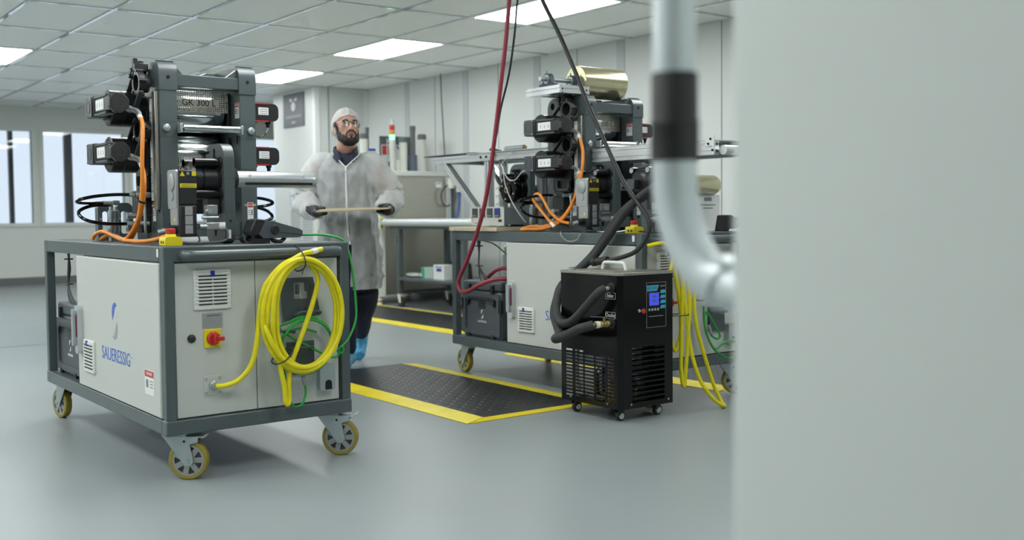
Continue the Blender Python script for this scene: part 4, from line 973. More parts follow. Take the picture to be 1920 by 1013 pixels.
# carton and tubes at the right end
t = on(2, 'white_carton', 'white printed carton standing at the right end of the right cart', 'box', (.80, .33, ZT_))
obj('carton', MB().box(-.10, .10, -.03, .05, 0.0004, .20), M_label, t, .002)
obj('print_block', MB().box(-.03, .03, -.0308, -.0298, .165, .185), M_grey, t)
for k in range(2): obj('print_line', MB().box(-.06+.02*k, .06-.02*k, -.0308, -.0298, .14-.018*k, .146-.018*k), M_grey, t)
t = on(2, 'beige_roll', 'beige film roll partly hidden by the pipe at the right end of the right cart', 'roll', (.60, .30, 1.135))
obj('winding', MB().lathe((0, 0, 0), (1, 0, 0), [(.02, 0), (.052, 0), (.055, .004), (.055, .24), (.045, .262), (.02, .265)], 32), M_gold, t)
obj('roll_shaft', MB().cyl((-.29, 0, 0), (.3, 0, 0), .018, 18), M_steel, t)
obj('roll_stand', MB().box(-.04, -.012, -.06, .06, -.2535, .03), M_paint, t, .004)
t = on(2, 'handset', 'dark handheld terminal at the right end of the right cart beside the pipe', 'handset', (.26, .06, ZT_))
obj('handset_body', MB().prism([(.405, .02), (.44, .075), (.475, .078), (.60, .05), (.60, .026), (.43, .012)], 'y', -.04, .04), M_case, t, .008)
obj('handset_rim', MB().prism([(.375, .0006), (.395, .085), (.412, .088), (.44, .082), (.41, .02), (.395, .0006)], 'y', -.042, .042), M_black, t, .006)
# white wires on the deck
for i, pts in enumerate(([(.16, .58, ZT_+.006), (.10, .52, ZT_+.006), (.03, .46, ZT_+.005), (-.012, .45, ZT_-.01), (-.016, .47, ZT_-.035), (-.016, .54, ZT_-.045), (-.014, .60, ZT_-.02), (-.004, .62, ZT_+.006), (.06, .66, ZT_+.006)], [(.18, .50, ZT_+.006), (.10, .44, ZT_+.006), (.05, .36, ZT_+.006), (.10, .28, ZT_+.006), (.14, .22, ZT_+.02)])):
    tag(obj('grey_wire', MB().tube(flat(2, pts), .0035, 6, 6), M_cast), ('grey wire drooping over the edge of the right cart top', 'grey wire lying on the right cart top beside the stop button')[i], 'wire')

# ================================================================== CHILLER
t = thing('recirculating_chiller', 'black chiller cabinet on small casters with blue display in front of the right cart', 'chiller', (3.35, 3.63, 0))
X1, Y1, Zb, Zt = .345, .43, .062, .692
ch = .022
# body panels: each with its own openings
slots = []
for k in range(14):
    z = .315-.0172*k
    for (a, b) in ((.345, .395), (.265, .325), (.185, .255), (.105, .175), (.045, .09)):
        if k == 0 and a < .2: continue
        slots.append(rrect(a, b, z-.0045, z+.0045, .004, 3))
obj('side_panel', MB().prism([(ch, Zb), (Y1, Zb), (Y1, Zt), (ch, Zt)], 'x', 0, .0015, slots), M_blackg, t)
fs = [[(.075, .350-.0245*k-.0165), (.075, .350-.0245*k), (X1-.055, .350-.0245*k), (X1-.055, .350-.0245*k-.0165)] for k in range(11)]
obj('front_panel', MB().prism([(ch, Zb), (X1, Zb), (X1, Zt), (ch, Zt)], 'y', 0, .0015, fs), M_blackg, t)
obj('corner_chamfer', MB().add([(0, ch, Zb), (ch, 0, Zb), (ch, 0, Zt), (0, ch, Zt), (.0015, ch, Zb), (ch, .0015, Zb), (ch, .0015, Zt), (.0015, ch, Zt)], [(0, 1, 2, 3), (4, 7, 6, 5), (0, 4, 5, 1), (3, 2, 6, 7)]), M_blackg, t)
obj('back_panels', MB().box(X1-.0015, X1, 0.0015, Y1, Zb, Zt).box(.0015, X1-.0015, Y1-.0015, Y1, Zb+.30, Zt), M_blackg, t)
obj('base_tray', MB().prism([(.002, ch), (ch, .002), (X1-.002, .002), (X1-.002, Y1-.002), (.002, Y1-.002)], 'z', Zb, Zb+.004), M_blackg, t)
for k in range(11):
    z = .350-.0245*k; obj('front_louvre', MB().bar((.075, .006, z-.012), (X1-.055, .006, z-.012), .010, .0015, (0, 1, .8)), M_blackg, t)
# inside
obj('condenser', MB().box(.02, .06, .045, .13, .08, .33), M_cast, t)
for k in range(12): obj('copper_bend', MB().tube([(.018, .09, .085+.02*k), (.010, .085, .09+.02*k), (.018, .08, .097+.02*k)], .0045, 6, 3), M_copper, t)
obj('compressor', MB().lathe((.17, .27, Zb+.004), (0, 0, 1), [(.07, 0), (.075, .02), (.075, .13), (.05, .16), (.01, .165)], 24), M_blackg, t)
obj('inner_pipe', MB().tube([(.06, .18, .32), (.05, .19, .22), (.06, .20, .12), (.10, .22, .10)], .007, 8, 5).tube([(.05, .36, .34), (.04, .36, .2), (.05, .35, .1)], .010, 8, 4), M_steel, t)
obj('inner_bracket', MB().box(.03, .05, .16, .27, .085, .10).box(.03, .04, .33, .38, .08, .09), M_cast, t)
# lid
lid = obj('steel_lid', MB().prism([(-.003, ch), (ch, -.003), (X1+.003, -.003), (X1+.003, Y1+.003), (-.003, Y1+.003)], 'z', Zt, Zt+.014), M_stain, t, .002)
obj('lid_cover', MB().box(.05, .25, .09, .34, Zt+.014, Zt+.018), M_stain, lid, .001)
obj('lid_handle', MB().tube([(.15, .12, Zt+.018), (.15, .13, Zt+.045), (.15, .155, Zt+.052), (.15, .255, Zt+.052), (.15, .28, Zt+.045), (.15, .29, Zt+.018)], .008, 10, 5), M_vent, lid)
obj('filler_cap', MB().cyl((.03, .38, Zt+.014), (.03, .38, Zt+.03), .018, 20), M_steel, lid)
for y in (.06, .2, .38): obj('screw', MB().cyl((-.003, y, Zt+.007), (-.005, y, Zt+.007), .004, 8), M_steel, lid)
for x in (.08, .28): obj('screw', MB().cyl((x, -.003, Zt+.007), (x, -.005, Zt+.007), .004, 8), M_steel, lid)
for a in ((0, .09), (0, .36)): obj('screw', MB().cyl((0, a[1], Zb+.02), (-.002, a[1], Zb+.02), .005, 8), M_steel, t)
for x in (.07, X1-.03): obj('screw', MB().cyl((x, 0, Zb+.02), (x, -.002, Zb+.02), .005, 8), M_steel, t)
# control panel
cp = obj('control_panel', MB().box(.168, .300, -.0012, 0, .437, .655), M_blackg, t)
def bd(x0, x1, z0, z1, m, nm, d=.0018): return obj(nm, MB().box(x0, x1, -d, -.0011, z0, z1), m, cp)
obj('panel_outline', MB().prism([(.169, .438), (.299, .438), (.299, .654), (.169, .654)], 'y', -.0017, -.0011, [[(.1705, .4395), (.1705, .6525), (.2975, .6525), (.2975, .4395)]]), M_silver, cp)
obj('title_bar', MB().prism([(.172, .612), (.238, .612), (.252, .640), (.172, .640)], 'y', -.0018, -.0011), M_cyan, cp)
text('HC-510', .019, M_textdk, cp, (.206, -.002, .626), FRONT)
sc = obj('display_bezel', MB().box(.183, .252, -.004, -.0011, .540, .606), M_motorg, cp, .002)
obj('display', MB().box(.187, .248, -.0045, -.0039, .545, .602), M_screen, cp)
obj('display_text', MB().box(.203, .232, -.0048, -.0044, .580, .592).box(.203, .232, -.0048, -.0044, .560, .572), M_blue, cp)
for k in range(4): obj('cyan_key', MB().prism([(.258, .600-.0245*k), (.294, .600-.0245*k), (.294, .616-.0245*k), (.266, .616-.0245*k)], 'y', -.002, -.0011), M_cyan, cp)
for k in range(4): bd(.182+.019*k, .194+.019*k, .518, .530, M_silver, 'small_key', .0026)
obj('logo_mark', MB().prism([(.262, .630), (.272, .630), (.267, .640)], 'y', -.0018, -.0011).box(.274, .292, -.0018, -.0011, .632, .636), M_silver, cp)
bd(.184, .280, .490, .4925, M_silver, 'print_line')
obj('red_button', MB().lathe((.148, 0, .52), (0, -1, 0), [(.012, 0), (.012, .006), (.009, .010)], 16), M_red, t)
obj('key_switch', MB().lathe((.122, 0, .523), (0, -1, 0), [(.008, 0), (.008, .004), (.004, .008)], 12).box(.112, .132, -.005, -.003, .519, .524), M_steel, t)
# inlet and outlet
for nm, z, zz in (('Inlet', .597, .635), ('Outlet', .505, .468)):
    o = obj('nameplate', MB().prism(rrect(.030, .100, z-.016, z+.016, .005), 'x', -.0012, .0), M_silver, t)
    obj('nameplate_face', MB().prism(rrect(.0325, .0975, z-.0135, z+.0135, .004), 'x', -.0016, -.0010), M_blackg, o)
    text(nm, .026, M_label, o, (-.0018, .065, z), SIDE)
    obj('port', MB().lathe((0, .055, zz), (-1, 0, 0), [(.024, 0), (.024, .006), (.017, .008), (.017, .022)], 20), M_black, t)
v = obj('ball_valve', MB().lathe((-.012, .055, .468), (-1, 0, 0), [(.011, 0), (.011, .012), (.016, .014), (.016, .024), (.0135, .026), (.0155, .034), (.0155, .040), (.0135, .044), (.016, .052), (.016, .060), (.011, .064), (.011, .08), (.014, .082), (.014, .10), (.009, .102), (.009, .115)], 14), M_brass, t)
obj('hose_clip', MB().cyl((-.085, .055, .468), (-.105, .055, .468), .0165, 16), M_label, v)
obj('valve_stem', MB().cyl((-.05, .055, .478), (-.05, .055, .50), .006, 10), M_brass, v)
obj('valve_lever', MB().bar((-.045, .055, .50), (-.13, .055, .508), .010, .004), M_bluet, v, .001)
obj('inlet_elbow', MB().cyl((-.01, .055, .635), (-.04, .06, .632), .010, 12), M_steel, t)
for x, y in ((.04, .055), (.04, Y1-.06), (X1-.06, .055), (X1-.06, Y1-.06)):
    c = obj('caster', MB().box(x-.022, x+.022, y-.022, y+.022, Zb-.005, Zb-.0003).prism([(x-.018, Zb-.005), (x+.018, Zb-.005), (x+.014, .022), (x-.004, .022)], 'y', y-.015, y-.012).prism([(x-.018, Zb-.005), (x+.018, Zb-.005), (x+.014, .022), (x-.004, .022)], 'y', y+.012, y+.015), M_black, t, .001)
    obj('wheel', MB().lathe((x+.008, y-.011, .0255), (0, 1, 0), [(.012, 0), (.023, 0), (.0255, .003), (.0255, .019), (.023, .022), (.012, .022)], 24), M_rubber, c)
    obj('wheel_hub', MB().lathe((x+.008, y-.0165, .0255), (0, 1, 0), [(.006, 0), (.015, .002), (.016, .006)], 16), M_vent, c)
# insulated hoses, world coordinates
def hose(nm, label, cat, pts, r, m, n=12, k=6, grp=None): return tag(obj(nm, MB().tube(pts, r, n, k), m), label, cat, grp)
t = hose('insulated_hose', 'thick insulated hose from the upper chiller port, curving behind the chiller', 'hose',
  [(3.31, 3.69, .632), (3.29, 3.70, .622), (3.28, 3.735, .59), (3.268, 3.79, .535), (3.258, 3.85, .482), (3.268, 3.92, .455), (3.288, 3.99, .455), (3.322, 4.06, .49), (3.37, 4.115, .54), (3.42, 4.14, .60), (3.52, 4.13, .69), (3.575, 4.06, .77), (3.59, 3.97, .87), (3.60, 3.88, .97), (3.62, 3.78, 1.06), (3.67, 3.70, 1.12), (3.76, 3.66, 1.14)], .0205, M_foam, 14)
t = hose('insulated_hose', 'thick insulated hose from the lower chiller port, bulging out left of the chiller', 'hose',
  [(3.232, 3.685, .468), (3.215, 3.70, .462), (3.195, 3.745, .447), (3.172, 3.79, .422), (3.157, 3.835, .402), (3.165, 3.88, .392), (3.215, 3.925, .393), (3.275, 3.985, .400), (3.325, 4.06, .425), (3.37, 4.14, .48), (3.41, 4.165, .55), (3.45, 4.17, .62), (3.55, 4.15, .70), (3.59, 4.08, .78), (3.60, 3.99, .88), (3.61, 3.90, .98), (3.64, 3.81, 1.05), (3.70, 3.74, 1.10)], .0225, M_foam, 14)
# hoses hanging from the ceiling
M2p = lambda x, y, z: tuple(M2 @ Vector((x, y, z)))
hose('red_hose', 'dark red rubber hose hanging from the ceiling into the bay of the right cart', 'hose',
  [M2p(-.05, .93, CEIL+.01), M2p(-.05, .96, 2.40), M2p(-.05, 1.003, 2.182), M2p(-.05, 1.04, 1.96), M2p(-.05, 1.086, 1.745), M2p(-.05, 1.15, 1.45), M2p(-.05, 1.21, 1.205), M2p(-.05, 1.28, 1.0), M2p(-.05, 1.369, .831), M2p(-.05, 1.47, .68), M2p(-.05, 1.54, .59), M2p(-.05, 1.545, .54), M2p(-.05, 1.51, .513), M2p(-.05, 1.43, .525), M2p(-.045, 1.33, .565), M2p(-.01, 1.22, .60), M2p(.07, 1.16, .60), M2p(.16, 1.14, .57)], .0125, M_redhose)
hose('red_hose', 'short red hose arching inside the bay of the right cart above the tool case', 'hose', [M2p(.10, 1.47, .585), M2p(.10, 1.42, .615), M2p(.10, 1.36, .645), M2p(.10, 1.28, .66), M2p(.10, 1.21, .655), M2p(.11, 1.15, .62)], .0115, M_redhose)
hose('black_air_hose', 'thin black hose hanging from the ceiling behind the red hose to the aluminium table', 'hose', [M2p(-.02, .86, CEIL+.01), M2p(-.03, .90, 2.35), M2p(-.03, .954, 2.174), M2p(-.02, 1.0, 1.98), M2p(.0, 1.08, 1.78), M2p(.05, 1.23, 1.60), M2p(.12, 1.37, 1.46), M2p(.20, 1.52, 1.40), M2p(.25, 1.62, 1.385)], .006, M_rubber)
hose('black_power_cable', 'thick black cable sloping from the ceiling past the film roll to the right cart', 'cable', [M2p(-.05, .95, CEIL+.01), M2p(-.05, .82, 2.34), M2p(-.05, .707, 2.134), M2p(-.05, .60, 1.98), M2p(-.05, .517, 1.853), M2p(-.05, .42, 1.69), M2p(-.05, .349, 1.56), M2p(-.05, .26, 1.42), M2p(-.05, .188, 1.306), M2p(-.05, .079, 1.142), M2p(-.05, -.03, 1.03), M2p(-.05, -.10, .95), M2p(-.055, -.10, .88), M2p(-.075, -.04, .80), M2p(-.09, .08, .76), M2p(-.09, .17, .745)], .0115, M_rubber)
t = on(2, 'cable_connector', 'black round plug on the cable end above the chiller', 'connector', (0, 0, 0))
obj('connector_shell', MB().cyl((-.09, .15, .750), (-.09, .235, .740), .019, 16).cyl((-.09, .235, .740), (-.09, .262, .737), .022, 16), M_rubber, t)
tag(obj('hanging_wire', MB().tube([(6.66, 10.2, CEIL+.002), (6.66, 10.18, 2.2), (6.655, 10.12, 1.6), (6.65, 10.08, 1.2)], .006, 6, 4), M_rubber), 'thin dark wire hanging along the right wall', 'wire')

# ================================================================== FOREGROUND
t = thing('equipment_enclosure', 'large plain white enclosure filling the right side close to the camera', 'enclosure', (.80, 0, 0))
obj('enclosure_panel', MB().box(0, .75, -1.1, .705, .06, 2.25), M_encl, t, .006)
obj('plinth', MB().box(.03, .72, -1.07, .68, 0, .06), M_base, t)
t = thing('vacuum_pipe', 'blurred galvanised pipe with black rubber sleeve bending into the white enclosure', 'pipe', (.867, .848, 0))
R_ = .0255
obj('upper_pipe', MB().cyl((0, 0, 1.10), (0, 0, 2.30), R_-.0015, 32), M_galv, t)
obj('rubber_sleeve', MB().lathe((0, 0, 1.054), (0, 0, 1), [(R_, 0), (R_+.002, .002), (R_+.002, .040), (R_+.003, .043), (R_+.001, .048), (R_+.001, .097), (R_, .099)], 32), M_rubber, t)
obj('elbow', MB().tube([(0, 0, 1.08), (0, 0, 1.04), (0, -.002, 1.01), (0, -.012, .978), (0, -.03, .948), (0, -.055, .925), (0, -.085, .915), (0, -.12, .913), (0, -.142, .913)], R_, 28, 6), M_galv, t)
obj('weld_ring', MB().ring((0, -.066, .924), (0, -.078, .9185), R_+.004, R_-.002, 28), M_galv, t)
obj('wall_flange', MB().lathe((0, -.1425, .913), (0, 1, 0), [(.034, 0), (.034, .008), (.028, .012)], 28), M_galv, t)
obj('drain_fitting', MB().lathe((.0, -.118, .888), (0, 0, -1), [(.016, -.01), (.018, .006), (.018, .03), (.012, .034)], 20), M_board, t)

# ================================================================== BACKGROUND FURNITURE
t = thing('stainless_cabinet', 'tall brushed stainless cabinet with white posts behind the bench', 'cabinet', (5.68, 10.0, 0))
obj('stainless_panel', MB().box(.11, .90, .0, .02, .10, 1.39), M_stain, t, .003)
obj('side_panel', MB().box(.0, .02, .09, .92, .11, 1.39), M_door, t, .003)
obj('back_panel', MB().box(.02, .92, .90, .92, .10, 1.39), M_door, t)
obj('right_panel', MB().box(.90, .92, .04, .90, .10, 1.39), M_door, t)
obj('top_rim', MB().box(-.01, .97, -.02, .94, 1.39, 1.45), M_door, t, .012)
for x in (.0, .90):
    for y in (-.02, .86):
        pw = .10 if x == 0 else .06
        p = obj('post', MB().box(x, x+pw, y, y+.06, .085, 1.39), M_vent if x == 0 else M_alu, t, .003)
        obj('levelling_foot', MB().cyl((x+.03, y+.03, 0), (x+.03, y+.03, .065), .035, 18).cyl((x+.03, y+.03, .065), (x+.03, y+.03, .0855), .015, 10), M_tubew, p)
        obj('foot_band', MB().ring((x+.03, y+.03, .03), (x+.03, y+.03, .045), .0362, .03, 18), M_copper, p)
obj('data_plate', MB().box(.77, .85, -.0015, 0, 1.27, 1.33), M_label, t)
obj('plate_print', MB().box(.78, .84, -.002, -.0014, 1.31, 1.32), M_blue, t)
hz = obj('hazard_strip', MB().box(.045, .075, -.0235, -.0205, .81, 1.02), M_yel, t)
for k in range(3): obj('black_stripe', MB().add([(.045, -.024, .83+.06*k), (.075, -.024, .85+.06*k), (.075, -.024, .88+.06*k), (.045, -.024, .86+.06*k)], [(0, 1, 2, 3)]), M_black, hz)
fi = obj('filter_fitting', MB().cyl((.93, -.05, 1.26), (.93, -.05, 1.34), .045, 16).cyl((.93, -.05, 1.34), (.93, -.05, 1.37), .03, 12).cyl((.89, -.06, 1.30), (1.06, -.06, 1.30), .022, 12).cyl((1.03, -.06, 1.22), (1.03, -.06, 1.33), .03, 14), M_tubew, t)
obj('gauge', MB().cyl((1.03, -.095, 1.33), (1.03, -.06, 1.33), .03, 18), M_alu, t)
obj('air_line', MB().tube([(1.05, -.06, 1.24), (1.04, -.05, 1.05), (1.0, -.04, .9), (.97, -.01, .8)], .012, 8, 5), M_blue, t)
obj('black_loop', MB().tube([(.89, -.06, 1.30), (.82, -.06, 1.24), (.80, -.06, 1.16), (.83, -.06, 1.08), (.89, -.05, 1.06), (.93, -.04, 1.08)], .007, 6, 6), M_rubber, t)
# things standing on the stainless cabinet (top at 1.45)
Z0 = 1.4505
t = thing('signal_tower', 'signal light with red, amber and glowing green segments on the stainless cabinet', 'signal light', (6.16, 10.45, Z0))
obj('pole', MB().cyl((0, 0, 0), (0, 0, .28), .03, 18).box(.03, .10, -.03, .03, 0, .14), M_tubew, t, .002)
obj('tower_base', MB().cyl((0, 0, .28), (0, 0, .37), .036, 18), M_vent, t)
for nm, z, m in (('green_segment', .37, M_greenlamp), ('amber_segment', .425, M_amber), ('red_segment', .48, M_redlamp)): obj(nm, MB().lathe((0, 0, z), (0, 0, 1), [(.03, 0), (.031, .003), (.031, .051), (.03, .054)], 20), m, t)
obj('top_cap', MB().cyl((0, 0, .534), (0, 0, .60), .022, 14), M_vent, t)
obj('side_frame', MB().box(-.05, -.04, .03, .04, 0, .38).box(.055, .065, .03, .04, 0, .36).box(-.05, .065, .03, .04, .35, .365), M_alu, t)
obj('lead', MB().tube([(.06, .0, .30), (.13, -.01, .20), (.15, -.02, .1), (.2, -.02, .02)], .008, 6, 5), M_rubber, t)
def postube(nm, x, y, h, r, m, mc, label, hc=.06):
    t = thing(nm, label, 'tube', (x, y, Z0), 0, 'tubes on the stainless cabinet')
    obj('tube_body', MB().cyl((0, 0, 0), (0, 0, h), r, 22), m, t); obj('tube_cap', MB().lathe((0, 0, h), (0, 0, 1), [(r+.004, 0), (r+.004, hc-.004), (r, hc)], 22), mc, t)
postube('white_tube', 6.285, 10.42, .34, .047, M_tubew, M_tubeg, 'white grey capped tube next to the signal light')
postube('white_tube', 6.535, 10.42, .38, .047, M_tubew, M_tubeg, 'white grey capped tube at the right end of the stainless cabinet')
postube('white_tube', 5.89, 10.62, .38, .045, M_tubew, M_tubeg, 'white grey capped tube just right of the person, furthest left on the cabinet')
postube('dark_tube', 5.975, 10.70, .46, .022, M_tubeg, M_tubeg, 'thin dark tube behind the leftmost white tube')
postube('dark_tube', 6.40, 10.40, .47, .031, M_tubeg, M_tubeg, 'tall dark tube in the blue grey socket on the cabinet')
t = thing('tube_socket', 'blue grey socket holding the tall dark tube', 'socket', (6.40, 10.40, Z0))
obj('socket_body', MB().ring((0, 0, 0), (0, 0, .20), .05, .033, 24), M_bluet, t)
t = thing('display_panel', 'dark printed panel leaning on the wall behind the tubes', 'panel', (6.42, 10.85, Z0))
M_ = Matrix.Rotation(math.radians(-4), 4, 'X')
pn = obj('panel_board', MB().box(-.20, .26, -.012, 0, 0.002, .44), M_poster, t, .002)
obj('white_field', MB().box(-.18, .12, -.0135, -.0115, .14, .34), M_label, t); obj('red_field', MB().box(-.17, -.08, -.0145, -.013, .22, .33), M_redlamp, t)
text('ES  FO  N', .06, M_label, t, (.02, -.0136, .09), FRONT)
t = thing('blue_marked_bottle', 'small white container with blue band behind the person', 'container', (5.88, 10.42, Z0))
obj('container_body', MB().lathe((0, 0, 0), (0, 0, 1), [(.07, 0), (.07, .18), (.04, .21), (.04, .23)], 20), M_label, t); obj('blue_cap', MB().cyl((0, 0, .23), (0, 0, .26), .042, 16), M_bluedk, t)

t = thing('work_bench', 'white topped bench with grey steel legs and casters beside the stainless cabinet', 'bench', (5.70, 9.0, 0))
obj('bench_top', MB().prism([(x, z) for x, z in rrect(0.0, .72, .85, .925, .034, 6)], 'y', -.85, .93), M_bench, t)
obj('under_frame', MB().box(.06, .66, -.78, .86, .825, .8495), M_paintd, t)
for y in (.60, -.60):
    for x in (.02, .62):
        p = obj('leg', MB().box(x, x+.055, y, y+.055, .14, .825), M_paint, t, .003)
        for z in (.70, .74): obj('leg_hole', MB().cyl((x-.001, y+.027, z), (x+.002, y+.027, z), .011, 12), M_slot, p)
        c = obj('caster', MB().box(x+.005, x+.05, y+.005, y+.05, .12, .14).prism([(y-.01, .12), (y+.05, .12), (y+.02, .045), (y-.01, .045)], 'x', x+.004, x+.010).prism([(y-.01, .12), (y+.05, .12), (y+.02, .045), (y-.01, .045)], 'x', x+.045, x+.051), M_vent, t, .002)
        obj('wheel', MB().lathe((x+.013, y+.005, .055), (1, 0, 0), [(.015, 0), (.05, 0), (.055, .004), (.055, .025), (.05, .029), (.015, .029)], 24), M_rubber, c)
    obj('cross_bar', MB().box(.075, .62, y+.012, y+.043, .145, .175), M_paintd, t, .002)
obj('lower_shelf', MB().box(.02, .68, -.545, .60, .285, .315), M_paint, t, .003)
obj('floor_pad', MB().box(0.0, .12, .58, .72, 0.0, .006), M_bluedk, t)
def carton(nm, x, y, z, w, d, h, m, label, extra=None):
    t = thing(nm, label, 'box', (x, y, z)); obj('carton', MB().box(0, d, -w/2, w/2, .0004, h), m, t, .003)
    return t
t = carton('green_carton', 5.80, 9.18, .315, .22, .12, .115, M_teall, 'pale green carton with darker end on the bench shelf'); obj('carton_end', MB().box(-.001, .05, .05, .1105, .004, .112), M_teal, t)
t = carton('white_carton', 5.78, 8.93, .315, .20, .16, .15, M_label, 'white carton with blue print on the bench shelf'); obj('print_block', MB().box(-.001, 0, -.05, .04, .085, .115), M_bluedk, t); obj('print_line', MB().box(-.001, 0, -.06, .07, .125, .135), M_blue, t)
b = MB()
for i in range(6): b.ell((.06+.05*random.random(), -.12+.05*i, .025), (.05, .05, .024+.01*random.random()), 12, 8, Matrix.Rotation(i, 3, 'Z'))
t = thing('plastic_bag', 'crumpled clear plastic bag on the bench shelf', 'bag', (5.76, 9.42, .3155)); link('bag_film', fuse(b, .008, 3), M_film, t)
t = thing('black_tray', 'dark folded tray behind the cartons on the bench shelf', 'tray', (6.05, 8.98, .3155)); obj('tray_body', MB().prism([(-.12, 0), (.12, 0), (.14, .17), (.02, .19), (-.10, .15)], 'x', 0, .10), M_black, t, .006)
tag(obj('floor_cable', MB().tube([(6.5, 9.9, .30), (6.48, 9.3, .28), (6.40, 9.25, .12), (6.3, 9.5, .008), (6.2, 9.3, .008), (6.1, 8.9, .008), (5.95, 8.7, .008), (6.0, 8.3, .008)], .008, 6, 6), M_rubber), 'black cable trailing on the floor under the bench', 'cable')
t = thing('floor_bolt_post', 'short pale post on the floor by the column wall', 'post', (5.75, 11.3, 0)); obj('post_body', MB().cyl((0, 0, 0), (0, 0, .16), .03, 16), M_bench, t); obj('post_base', MB().cyl((0, 0, 0), (0, 0, .01), .05, 16), M_bench, t)

# ================================================================== PERSON
P = thing('person', 'bearded person in white coat, hair net, safety glasses and black gloves carrying a tan board', 'person', (3.225, 6.055, 0), -yaw)
hd = Matrix.Translation((.016, -.035, 1.536)) @ Matrix.Rotation(math.radians(24), 4, 'Z') @ Matrix.Rotation(math.radians(-13), 4, 'X') @ Matrix.Scale(.97, 4)
hr = hd.to_3x3()   # carries the head's slight scale
def hp(x, y, z): return hd @ Vector((x, y, z))
B = MB()
def he(mb, c, r): mb.ell(hp(*c), r, 20, 14, hr)
he(B, (0, .014, .034), (.073, .093, .081)); he(B, (0, -.026, -.028), (.062, .060, .085)); he(B, (0, -.032, -.072), (.052, .05, .042)); he(B, (0, -.066, -.096), (.026, .02, .02))
for s in (-1, 1):
    he(B, (s*.043, -.052, -.022), (.022, .026, .024)); he(B, (s*.074, .012, -.012), (.009, .02, .032)); he(B, (s*.0115, -.095, -.036), (.009, .011, .008)); he(B, (s*.033, -.077, .020), (.022, .010, .008))
he(B, (0, -.076, .030), (.050, .014, .022))
B.tube([hp(0, -.082, .016), hp(0, -.096, -.006), hp(0, -.108, -.028), hp(0, -.100, -.039)], lambda f: .007+.006*f, 10, 4)
he(B, (0, -.087, -.061), (.024, .011, .006)); he(B, (0, -.086, -.071), (.020, .011, .007))
B.tube([hp(0, .022, -.02), hp(0, .015, -.085), (.004, .012, 1.40), (0, .02, 1.33)], lambda f: .057+.012*f*f, 18, 4)
B.loft([[Vector((rx*math.cos(a*PI/12), cy+ry*math.sin(a*PI/12), z)) for a in range(24)] for z, rx, ry, cy in ((1.36, .085, .06, .015), (1.32, .14, .07, .01), (1.24, .145, .08, 0), (1.1, .13, .08, 0), (.98, .125, .08, 0), (.86, .13, .09, 0), (.80, .11, .09, 0))])
armL = [(-.165, .005, 1.295), (-.225, .01, 1.20), (-.262, .02, 1.085), (-.215, -.12, 1.035), (-.165, -.225, 1.012)]
armR = [(.165, .005, 1.295), (.225, .01, 1.20), (.275, .02, 1.095), (.285, -.12, 1.045), (.272, -.225, 1.018)]
legF = [(-.075, .0, .86), (-.055, -.05, .66), (-.035, -.075, .47), (-.022, -.02, .26), (-.015, .03, .085)]
legB = [(.085, .0, .86), (.09, .01, .66), (.085, .06, .49), (.045, .25, .31), (.012, .42, .16)]
for a in (armL, armR): B.tube(a, lambda f: .050-.036*f, 14, 5)
for l in (legF, legB): B.tube(l, lambda f: .082-.042*f, 16, 5)
B.tube([(-.015, .045, .05), (-.012, -.06, .035), (-.009, -.15, .03)], lambda f: .038-.012*f, 12, 4)
B.tube([(.012, .44, .145), (.014, .385, .075), (.016, .33, .038)], lambda f: .036-.010*f, 12, 4)
for hx, sgn in ((-.145, 1), (.282, -1)): B.ell((hx, -.258, 1.008), (.009, .028, .010))
link('body', fuse(B, .0052, 3), M_skin, P, ang=180)
# face details
for s in (-1, 1):
    e = MB(); e.ell(hp(s*.031, -.0775, -.002), (.0125, .009, .0075), 14, 10, hr)
    eo = obj('eye', e, M_eye, P, ang=180); ir = MB(); ir.ell(hp(s*.031+.001, -.0855, -.001), (.0055, .002, .0055), 12, 8, hr); obj('iris', ir, M_hair, eo, ang=180)
    l = MB(); l.tube([hp(s*.045, -.079, .000), hp(s*.038, -.087, .006), hp(s*.028, -.089, .0065), hp(s*.018, -.084, .002)], .0022, 6, 4); obj('eyelid', l, M_hair, P)
    l = MB(); l.tube([hp(s*.050, -.079, .018), hp(s*.036, -.090, .0245), hp(s*.016, -.093, .021)], lambda f: .0035+.002*f, 8, 5); obj('eyebrow', l, M_hair, P)
l = MB(); l.ell(hp(0, -.0955, -.0645), (.018, .005, .0035), 14, 8, hr); l.ell(hp(0, -.0945, -.0725), (.016, .006, .005), 14, 8, hr); obj('lips', l, M_lip, P, ang=180)
b = MB()
for s in (-1, 1):
    he(b, (s*.066, -.008, -.028), (.008, .017, .034)); he(b, (s*.058, -.020, -.065), (.013, .034, .034)); he(b, (s*.043, -.046, -.088), (.021, .032, .029)); he(b, (s*.026, -.066, -.104), (.024, .024, .020))
    b.tube([hp(s*.004, -.1035, -.051), hp(s*.018, -.099, -.053), hp(s*.031, -.088, -.066), hp(s*.032, -.082, -.088)], lambda f: .0062, 8, 4)
he(b, (0, -.074, -.108), (.028, .022, .021)); he(b, (0, -.090, -.088), (.008, .008, .010)); he(b, (0, -.035, -.115), (.042, .045, .016))
link('beard', fuse(b, .004, 3), M_hair, P, ang=180)
h = MB(); he(h, (0, .030, .040), (.0775, .088, .081)); h.tube([hp(-.071, -.005, .01), hp(-.072, -.004, -.02)], .008, 8, 2).tube([hp(.071, -.005, .01), hp(.072, -.004, -.02)], .008, 8, 2); link('hair', fuse(h, .005, 2), M_hair, P, ang=180)
